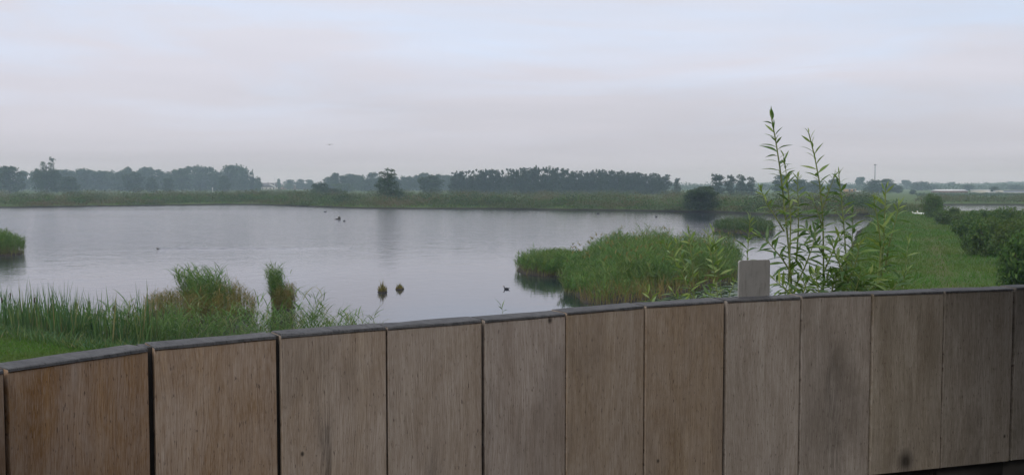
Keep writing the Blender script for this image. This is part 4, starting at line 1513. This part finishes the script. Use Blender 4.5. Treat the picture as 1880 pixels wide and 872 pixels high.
tag(s.build('far_hedge', M['tree']), 'dark hedge in front of the pale buildings at right', 'hedge', kind='stuff')


# ------------------------------------------------------------------ buildings and mast
def building(px0, px1, top, D, wall, roof, lab, eave=None, depth=12, roof_h=2.0, windows=0, name='farm_building', flat=False, zb=.5):
    a, b = at(px0, HZ, D), at(px1, HZ, D)
    h_all = EYE - (top - HZ) / FPX * D - zb
    if not flat:
        hw = h_all - roof_h
    else:
        hw = h_all - .4
    x0, x1 = a[0], b[0]
    o = thing(name, lab, 'building', ((x0 + x1) / 2, D, zb))
    w = (x1 - x0) / 2
    Soup().box((-w, 0, 0), (w, depth, hw)).build('wall', wall, o)
    if flat:
        Soup().box((-w - .2, -.2, hw + .003), (w + .2, depth + .2, hw + .4)).build('roof', roof, o)
    else:
        s = Soup()
        e = .5
        v = [(-w - e, -e, hw + .003), (w + e, -e, hw + .003), (w + e, depth + e, hw + .003), (-w - e, depth + e, hw + .003), (-w - e, depth / 2, hw + roof_h), (w + e, depth / 2, hw + roof_h)]
        s.add(v, quads=[[0, 1, 5, 4], [2, 3, 4, 5], [0, 3, 2, 1]], tris=[[1, 2, 5], [3, 0, 4]])
        s.build('roof', roof, o)
    if windows:
        me = Soup().box((-.6, -.06, -.7), (.6, -.004, .7)).mesh('window', M['pane'])
        for k in range(windows):
            link('window', me, o, (-w + (k + .5) * 2 * w / windows, 0, hw * .55))
    return o


bl = building(479, 506, 336, 940, M['wall_pale'], M['roof_dark'], 'farm house with dark roof and white gable at the right end of the left wood', roof_h=4, windows=4, depth=9)
g = Soup()
w_ = 27 / FPX * 940 / 2
g.add([(w_ * .2, -.6, 4.6), (w_ + .4, -.6, 2.2), (w_ + .4, -.6, 3.2), (w_ * .2, -.6, 5.8), (w_ * .2, -.2, 4.6), (w_ + .4, -.2, 2.2), (w_ + .4, -.2, 3.2), (w_ * .2, -.2, 5.8)],
      quads=[[0, 1, 2, 3], [7, 6, 5, 4], [3, 2, 6, 7], [1, 0, 4, 5], [0, 3, 7, 4], [2, 1, 5, 6]])
g.build('gable_board', M['roof_light'], bl)
building(508, 582, 337.5, 1000, M['wall_brick'], M['roof_grey'], 'long low farm building with a grey roof behind the far marsh', roof_h=2.6, windows=9)
building(1556, 1572, 346.5, 640, M['wall_orange'], M['roof_grey'], 'orange building seen between the willow stems', flat=True, windows=2, depth=8)
building(1572.8, 1581, 350.5, 630, M['roof_light'], M['roof_light'], 'small white shed right of the orange building', flat=True, depth=4)
building(1388, 1412, 345, 900, M['wall_pale'], M['roof_grey'], 'pale building behind the marsh, right of the four pines', roof_h=2.5, windows=3)
building(1726, 1777, 348, 580, M['wall_brick'], M['roof_light'], 'long hall with a pale roof on the right horizon', roof_h=.9, windows=0)
building(1800, 1818, 348.5, 565, M['wall_pale'], M['roof_light'], 'cream coloured square building on the right horizon', flat=True, windows=0)
building(1819, 1829, 352.5, 560, M['roof_light'], M['roof_light'], 'low white shed between the cream building and the blue one', flat=True, depth=5)
building(1836, 1842, 350, 555, M['wall_pale'], M['wall_pale'], 'narrow cream tower block left of the blue banded hall', flat=True, depth=5)
bb = building(1842.8, 1930, 349.5, 560, M['roof_light'], M['roof_grey'], 'long white hall with a blue band at the right edge of the photo', flat=True, windows=0)
w_ = 87.2 / FPX * 560 / 2
Soup().box((-w_, -.08, .75), (w_, -.004, 1.25)).build('blue_band', M['blue_band'], bb)

c = at(1606, HZ, 700)
mast = thing('lamp_mast', 'tall thin mast with a small round head above the trees at right', 'mast', (c[0], 700, .5))
hm = EYE - (302 - HZ) / FPX * 700 - .5
Soup().tube([(0, 0, 0), (0, 0, hm * .6), (0, 0, hm - .6)], [.38, .32, .25], 8).build('pole', M['mast'], mast)
Soup().tube([(0, 0, hm - .7), (0, 0, hm - .6), (0, 0, hm - .1), (0, 0, hm)], [.3, .95, .95, .4], 10).build('lamp_head', M['mast'], mast)
c = at(504, HZ, 930)
pole = thing('flag_pole', 'thin pale pole beside the farm house', 'pole', (c[0], 930, .5))
Soup().tube([(0, 0, 0), (0, 0, 4), (0, 0, 12.5)], [.22, .2, .14], 6).build('shaft', M['roof_light'], pole)
Soup().ellipsoid((0, 0, 12.6), (.22, .22, .22)).build('finial', M['roof_light'], pole)
c = at(390, HZ, 420)
post = thing('marker_post', 'thin white post in the marsh before the left wood', 'post', (c[0], 420, h1(c[0], 420)))
Soup().tube([(0, 0, 0), (0, 0, 1.5), (0, 0, 3.4)], [.11, .1, .09], 6).build('shaft', M['roof_light'], post)
Soup().box((-.2, -.03, 2.6), (.2, .0, 3.3)).build('board', M['roof_light'], post)


# ------------------------------------------------------------------ birds, stump
def waterbird(px, py, L, mat, lab, name='duck', cat='duck', rz=0.0, neck=.5, bill=True, zoff=0.0, group=None):
    c = G(px, py, zoff)
    o = thing(name, lab, cat, (c[0], c[1], zoff), rz, group)
    s = Soup()
    s.ellipsoid((0, 0, .13 * L), (.5 * L, .24 * L, .2 * L), 7, 10)
    s.ellipsoid((-.47 * L, 0, .24 * L), (.16 * L, .08 * L, .06 * L), 5, 7, Matrix.Rotation(.5, 4, 'Y'))
    s.tube([(.34 * L, 0, .16 * L), (.46 * L, 0, (.25 + .25 * neck) * L), (.47 * L, 0, (.32 + .45 * neck) * L), (.50 * L, 0, (.36 + .5 * neck) * L)], [.13 * L, .085 * L, .07 * L, .08 * L], 7)
    s.ellipsoid((.53 * L, 0, (.38 + .5 * neck) * L), (.12 * L, .085 * L, .09 * L), 5, 8)
    s.build('body', mat, o, smooth=True)
    if bill:
        b = Soup()
        z = (.37 + .5 * neck) * L
        b.tube([(.62 * L, 0, z), (.70 * L, 0, z - .015 * L), (.77 * L, 0, z - .03 * L)], [.04 * L, .035 * L, .012 * L], 5)
        b.build('bill', M['bill'], o)
    return o


waterbird(930, 531, .26, M['black_bird'], 'black coot swimming left of the large reed island', 'coot', 'coot', rz=math.pi * .9, neck=.35)
waterbird(632, 406.5, .42, M['black_bird'], 'small dark bird swimming just right of the stump in the water', 'duck', 'duck', rz=1.2, neck=.2)
waterbird(597, 389.5, .50, M['black_bird'], 'small dark bird swimming near the far shore, left of the stump', 'duck', 'duck', rz=.3, neck=.2)
waterbird(1205, 398.5, .50, M['black_bird'], 'small dark bird swimming before the far shore at right', 'duck', 'duck', rz=2.0, neck=.6)
waterbird(1098, 392.5, .50, M['black_bird'], 'tiny dark bird swimming by the far shore below the pine row', 'duck', 'duck', rz=0, neck=.15)
waterbird(290, 457, .2, M['brown_bird'], 'duck trailing a long pale wake across the left of the pond', 'duck', 'duck', rz=math.pi, neck=.2)
waterbird(1362, 447, .30, M['black_bird'], 'small dark bird in the channel right of the large reed island', 'duck', 'duck', rz=.6, neck=.3)
zs = .55
waterbird(1690.5, 394.5, 1.0, M['white_bird'], 'larger white bird resting on the far end of the dike', 'white_bird', 'bird', rz=math.pi, neck=.25, zoff=zs)
waterbird(1680.5, 393.5, .75, M['white_bird'], 'smaller white bird left of the other on the dike', 'white_bird', 'bird', rz=math.pi * .8, neck=.15, zoff=zs)

# wake: low ridges of water spreading behind the duck
a_, b_ = G(292, 456.6), G(640, 456.2)
for sd in (0, 1):
    n = 60
    tt = np.linspace(0, 1, n)
    x = a_[0] + (b_[0] - a_[0]) * tt
    y = a_[1] + (b_[1] - a_[1]) * tt + (1.1 * tt if sd else -.35 * tt) + .06 * np.sin(tt * 37 + sd)
    hgt = .045 * (1 - .8 * tt) * (1 + .25 * np.sin(tt * 61))
    prof = [(-.35, -.02), (-.12, .55), (0, 1), (.12, .55), (.35, -.02)]
    v = np.array([[x[k], y[k] + dy, .0 + hgt[k] * hz_ if hz_ > 0 else -.01] for k in range(n) for dy, hz_ in prof])
    q = np.array([[k * 5 + j, k * 5 + j + 1, (k + 1) * 5 + j + 1, (k + 1) * 5 + j] for k in range(n - 1) for j in range(4)])[:, ::-1]
    tag(link('wake', mesh('wake', v, q, M['water'], smooth=True)), kind='structure')

# stump
c = G(620, 403)
st = thing('tree_stump', 'dark stump with a low log and a pale stick, out in the pond', 'stump', (c[0], c[1], 0))
k = c[1] / FPX
Soup().ellipsoid((3 * k, 0, 1.5 * k), (2.6 * k, 2.4 * k, 4.2 * k), 7, 9).build('root_knob', M['stump'], st, smooth=True)
Soup().tube([(-5.5 * k, 0, .3 * k), (-2 * k, .2, .9 * k), (3 * k, 0, .8 * k)], [.8 * k, 1.2 * k, 1.3 * k], 8).build('log', M['stump'], st)
Soup().tube([(1.6 * k, 0, 3 * k), (1.5 * k, 0, 6 * k), (1.3 * k, 0, 8.5 * k)], [.35 * k, .3 * k, .2 * k], 5).build('stick', M['pale_wood'], st)

# gull in the air
c = at(605, 266, 110)
gb = thing('flying_bird', 'small bird with bent wings flying in the grey sky above the pond', 'bird', (c[0], c[1], c[2]), .25)
s = Soup()
s.ellipsoid((0, 0, 0), (.07, .17, .055), 6, 8)
s.build('body', M['brown_bird'], gb, smooth=True)
for sg in (-1, 1):
    s = Soup()
    v = [(.05 * sg, .06, .02), (.05 * sg, -.07, .02), (.20 * sg, .07, .10), (.20 * sg, -.06, .10), (.40 * sg, -.04, .0 if sg < 0 else -.02), (.38 * sg, -.08, .0)]
    v = v + [(x, y, z - .012) for x, y, z in v]
    s.add(v, quads=[[0, 1, 3, 2], [2, 3, 5, 4], [6, 8, 9, 7], [8, 10, 11, 9], [0, 2, 8, 6], [2, 4, 10, 8], [1, 7, 9, 3], [3, 9, 11, 5], [4, 5, 11, 10]])
    s.build('wing', M['brown_bird'], gb)


# ------------------------------------------------------------------ willows behind the parapet
def leaf_mesh(seed, L=1.0, wd=.17, curl=.25, u=.5):
    r = np.random.default_rng(seed)
    t = np.linspace(0, 1, 7)
    wv = wd * np.array([.06, .55, .95, 1.0, .78, .42, .02]) * .5
    y = t * 1.0
    z = -curl * t ** 2
    tw = r.normal(0, .25) * t
    v = []
    for k in range(7):
        c, s_ = math.cos(tw[k]), math.sin(tw[k])
        for sd in (-1, 0, 1):
            x = sd * wv[k]
            zz = z[k] + (abs(sd) * wv[k] * .35)
            v.append((x * c, y[k], zz + x * s_))
    q = []
    for k in range(6):
        for sd in (0, 1):
            q.append([k * 3 + sd, k * 3 + sd + 1, (k + 1) * 3 + sd + 1, (k + 1) * 3 + sd])
    return mesh('leaf', v, np.array(q), M['willow'], uv=np.tile([[u, .8]], (21, 1)), smooth=True)


LEAF = [leaf_mesh(k, wd=w_, curl=c_, u=u_) for k, (w_, c_, u_) in enumerate([(.16, .15, .1), (.18, .3, .3), (.21, .5, .2), (.15, .7, .45), (.19, .1, .55), (.24, .35, .35), (.17, .2, .7), (.16, .4, .62)])]
LEAF_Y = [leaf_mesh(50 + k, wd=w_, curl=c_, u=u_) for k, (w_, c_, u_) in enumerate([(.18, .1, .85), (.2, .25, .93), (.17, .05, .78), (.2, .3, .7)])]
rw = np.random.default_rng(12)


def spline(pp, n):
    pp = np.array(pp, float)
    d = np.concatenate([[0], np.cumsum(np.linalg.norm(np.diff(pp, axis=0), axis=1))])
    t = np.linspace(0, d[-1], n)
    out = np.stack([np.interp(t, d, pp[:, k]) for k in range(3)], 1)
    for _ in range(3):
        out[1:-1] = (out[:-2] + 2 * out[1:-1] + out[2:]) / 4
    return out


def put_leaf(parent, pos, out, L, meshes):
    out = Vector(out).normalized()
    up = Vector((rw.normal(0, .45), rw.normal(0, .45), 1.0))
    x = out.cross(up)
    if x.length < .05:
        x = Vector((1, 0, 0))
    x.normalize()
    z = x.cross(out)
    m = Matrix((x, out, z)).transposed().to_4x4()
    me = meshes[int(rw.integers(0, len(meshes)))]
    o = bpy.data.objects.new('leaf', me)
    COL.objects.link(o)
    o.parent = parent
    o.matrix_local = Matrix.Translation(Vector(pos)) @ m @ Matrix.Scale(L, 4)
    return o


def willow_stem(root, pix, D, rad, nleaf, f0=.0, Lr=(.09, .14), yellow=.3, ground=True, bare=0.0, D1=None):
    """one stem through photo sight lines at distance D; leaves alternate up it"""
    D1 = D if D1 is None else D1
    pp = [at(px, py, D + (D1 - D) * k / (len(pix) - 1)) for k, (px, py) in enumerate(pix)]
    if ground:
        b = pp[0].copy()
        b[2] = h1(b[0], b[1]) - .1
        b[0] += rw.normal(0, .05)
        pp = [b] + pp
    pts = spline(pp, 26)
    loc = np.array(root.location)
    s = Soup()
    s.tube(pts - loc, np.linspace(rad, rad * .28, len(pts)), 6)
    st = s.build('stem', M['willow_stem'], root)
    zlow = at(pix[0][0], pix[0][1] + 25, D)[2]
    vis = [k for k in range(len(pts)) if pts[k][2] > zlow]
    k0 = vis[0]
    a = rw.uniform(0, 6.28)
    nleaf = int(nleaf * 1.8)
    for k in range(nleaf):
        f = bare + (1 - bare) * (k + rw.uniform(0, .6)) / nleaf
        q = k0 + f * (len(pts) - 1 - k0)
        i = min(int(q), len(pts) - 2)
        p = pts[i] + (pts[i + 1] - pts[i]) * (q - i)
        tan = pts[i + 1] - pts[i]
        tan /= np.linalg.norm(tan)
        a += 2.4
        side = np.array([math.cos(a), math.sin(a) * .8, 0])
        side -= tan * (side @ tan)
        side /= np.linalg.norm(side)
        spread = np.interp(f, [0, .8, 1], [1.25, 1.0, .35]) * rw.uniform(.8, 1.2)
        out = side * spread + tan * rw.uniform(.35, .9) + np.array([0, 0, np.interp(f, [0, 1], [-.15, .2])])
        L = rw.uniform(*Lr) * 1.0 * np.interp(f, [0, .75, 1], [1.05, 1.0, .6])
        ms = LEAF_Y if (rw.uniform() < yellow * np.interp(f, [0, .6, 1], [.3, .8, 1.6])) else LEAF
        put_leaf(st, p - loc, out, L, ms)
    # topmost tuft
    for k in range(5):
        a = rw.uniform(0, 6.28)
        put_leaf(st, pts[-1 - k // 2] - loc, (pts[-1] - pts[-2]) / np.linalg.norm(pts[-1] - pts[-2]) + (.25 + .18 * k) * np.array([math.cos(a), math.sin(a), 0]), rw.uniform(.035, .065), LEAF_Y if rw.uniform() < yellow + .3 else LEAF)
    return st


def willow(lab, px, D):
    c = at(px, 545, D)
    return thing('willow_shrub', lab, 'willow', (c[0], c[1], h1(c[0], c[1])))


wA = willow('willow with the two tallest leafy stems, right of the metal plate', 1480, 6.0)
willow_stem(wA, [(1456, 548), (1452, 480), (1441, 400), (1437, 330), (1428, 270), (1420, 235), (1416, 214)], 6.0, .013, 34, Lr=(.075, .125), yellow=.2)
willow_stem(wA, [(1511, 548), (1513, 470), (1511, 380), (1502, 290), (1489, 262), (1485, 245)], 6.1, .012, 28, Lr=(.08, .125), yellow=.15)
willow_stem(wA, [(1448, 520), (1452, 400), (1446, 340), (1440, 290)], 5.95, .006, 16, Lr=(.07, .11), yellow=.4, ground=False)
willow_stem(wA, [(1462, 480), (1466, 420), (1465, 365), (1464, 326)], 6.1, .006, 16, Lr=(.06, .1), yellow=.5, ground=False)
willow_stem(wA, [(1455, 505), (1436, 475), (1412, 446), (1392, 432)], 5.9, .006, 13, Lr=(.09, .13), yellow=.05, ground=False)
willow_stem(wA, [(1440, 425), (1425, 400), (1408, 375), (1396, 347)], 6.05, .005, 10, Lr=(.06, .09), yellow=.6, ground=False)
willow_stem(wA, [(1458, 530), (1478, 490), (1492, 452), (1500, 420)], 6.0, .006, 16, Lr=(.08, .13), yellow=.05, ground=False)
willow_stem(wA, [(1512, 500), (1530, 460), (1545, 430)], 6.05, .006, 12, Lr=(.08, .13), yellow=.05, ground=False)
willow_stem(wA, [(1512, 470), (1496, 440), (1480, 420)], 6.1, .005, 12, Lr=(.07, .12), yellow=.05, ground=False)
willow_stem(wA, [(1511, 420), (1500, 385), (1490, 365)], 6.1, .005, 8, Lr=(.06, .1), yellow=.3, ground=False)
willow_stem(wA, [(1511, 380), (1522, 350), (1532, 325)], 6.1, .005, 8, Lr=(.06, .1), yellow=.2, ground=False)
willow_stem(wA, [(1470, 552), (1440, 530), (1420, 512)], 5.8, .006, 12, Lr=(.08, .12), yellow=.35, ground=False)
willow_stem(wA, [(1470, 552), (1480, 520), (1498, 495)], 5.8, .006, 14, Lr=(.08, .13), yellow=.1, ground=False)
wC = willow('bushy willow left of the dike path with dark slender leaves', 1560, 6.1)
willow_stem(wC, [(1558, 548), (1552, 450), (1549, 400), (1545, 355), (1540, 322)], 6.2, .011, 26, Lr=(.08, .14), yellow=.2)
willow_stem(wC, [(1562, 548), (1566, 480), (1563, 430), (1566, 392)], 6.25, .008, 18, Lr=(.08, .13), yellow=.05)
for pix in ([(1556, 520), (1572, 480), (1580, 440)], [(1552, 510), (1535, 470), (1526, 445)], [(1560, 548), (1590, 520), (1610, 500)], [(1558, 552), (1540, 520), (1524, 500)],
            [(1565, 552), (1575, 520), (1580, 498)], [(1530, 552), (1528, 525), (1535, 505)], [(1590, 552), (1600, 530), (1620, 515)], [(1500, 552), (1508, 530), (1520, 515)]):
    willow_stem(wC, pix, 6.0 + rw.uniform(-.25, .25), .006, 14, Lr=(.08, .135), yellow=.15, ground=False)
wD = willow('willow with pale yellow-green tips standing in front of the dike path', 1620, 6.4)
willow_stem(wD, [(1612, 548), (1622, 490), (1623, 420), (1625, 370), (1626, 347)], 6.4, .010, 22, Lr=(.085, .14), yellow=.6)
willow_stem(wD, [(1611, 530), (1618, 460), (1612, 410), (1604, 362)], 6.35, .008, 17, Lr=(.08, .125), yellow=.6, ground=False)
willow_stem(wD, [(1624, 500), (1632, 450), (1643, 410), (1651, 376)], 6.45, .007, 16, Lr=(.08, .125), yellow=.6, ground=False)
willow_stem(wD, [(1620, 552), (1640, 525), (1668, 500)], 6.3, .005, 10, Lr=(.07, .11), yellow=.3, ground=False)
willow_stem(wD, [(1655, 552), (1664, 480), (1668, 440)], 6.5, .005, 7, Lr=(.07, .11), yellow=.5, bare=.3)
willow_stem(wD, [(1600, 552), (1590, 535), (1570, 520)], 6.3, .005, 12, Lr=(.07, .12), yellow=.2, ground=False)
wL = willow('yellow-green young willow shoots in front of the reed island', 1275, 6.3)
for pix, nl in (([(1280, 556), (1262, 515), (1238, 470), (1220, 446)], 15), ([(1282, 556), (1268, 520), (1252, 475), (1243, 446)], 15), ([(1276, 556), (1273, 500), (1270, 460), (1264, 425)], 17),
                ([(1322, 556), (1313, 510), (1304, 460), (1299, 428)], 17), ([(1328, 556), (1322, 510), (1315, 460), (1308, 424)], 16), ([(1325, 556), (1345, 530), (1352, 508)], 8), ([(1285, 556), (1300, 540), (1310, 525)], 9), ([(1270, 556), (1250, 545), (1236, 538)], 8)):
    willow_stem(wL, pix, 6.3 + rw.uniform(-.2, .2), .008, int(nl * .8), Lr=(.07, .12), yellow=.6)
for px0 in (1445, 1475, 1505, 1530, 1548, 1575, 1598, 1632, 1650):
    root = wA if px0 < 1500 else (wC if px0 < 1590 else wD)
    willow_stem(root, [(px0, 556), (px0 + rw.uniform(-8, 8), 535), (px0 + rw.uniform(-22, 22), 498 + rw.uniform(0, 22))], 5.9 + rw.uniform(-.3, .5), .005, 9, Lr=(.07, .115), yellow=.45, ground=False)
wS = willow('single thin willow shoot rising just behind the metal plate', 1370, 5.6)
willow_stem(wS, [(1362, 560), (1372, 480), (1377, 430), (1377, 402)], 5.6, .007, 15, Lr=(.06, .11), yellow=.45, bare=.15)
wT = willow('tiny green sprig peeping over the middle of the parapet', 925, 4.9)
willow_stem(wT, [(925, 600), (924, 577), (922, 566)], 4.9, .003, 4, Lr=(.035, .05), yellow=.2)
wU = willow('bright leaf tip peeping over the parapet below the reed island', 1195, 5.4)
willow_stem(wU, [(1215, 580), (1203, 552), (1188, 536)], 5.4, .005, 9, Lr=(.07, .09), yellow=.9)

# ------------------------------------------------------------------ haze
hz = Soup().box((-2600, -2600, -2.0), (2600, 2600, 34.0))
hm_, t, out = new_mat('haze')
pv = t.n('ShaderNodeVolumePrincipled')
pv.inputs['Color'].default_value = (.66, .84, 1.0, 1)
pv.inputs['Absorption Color'].default_value = (1, 1, 1, 1)
pv.inputs['Density'].default_value = .00050
pv.inputs['Anisotropy'].default_value = 0.2
t.nt.links.new(pv.outputs[0], out.inputs['Volume'])
tag(hz.build('haze', hm_), kind='stuff')
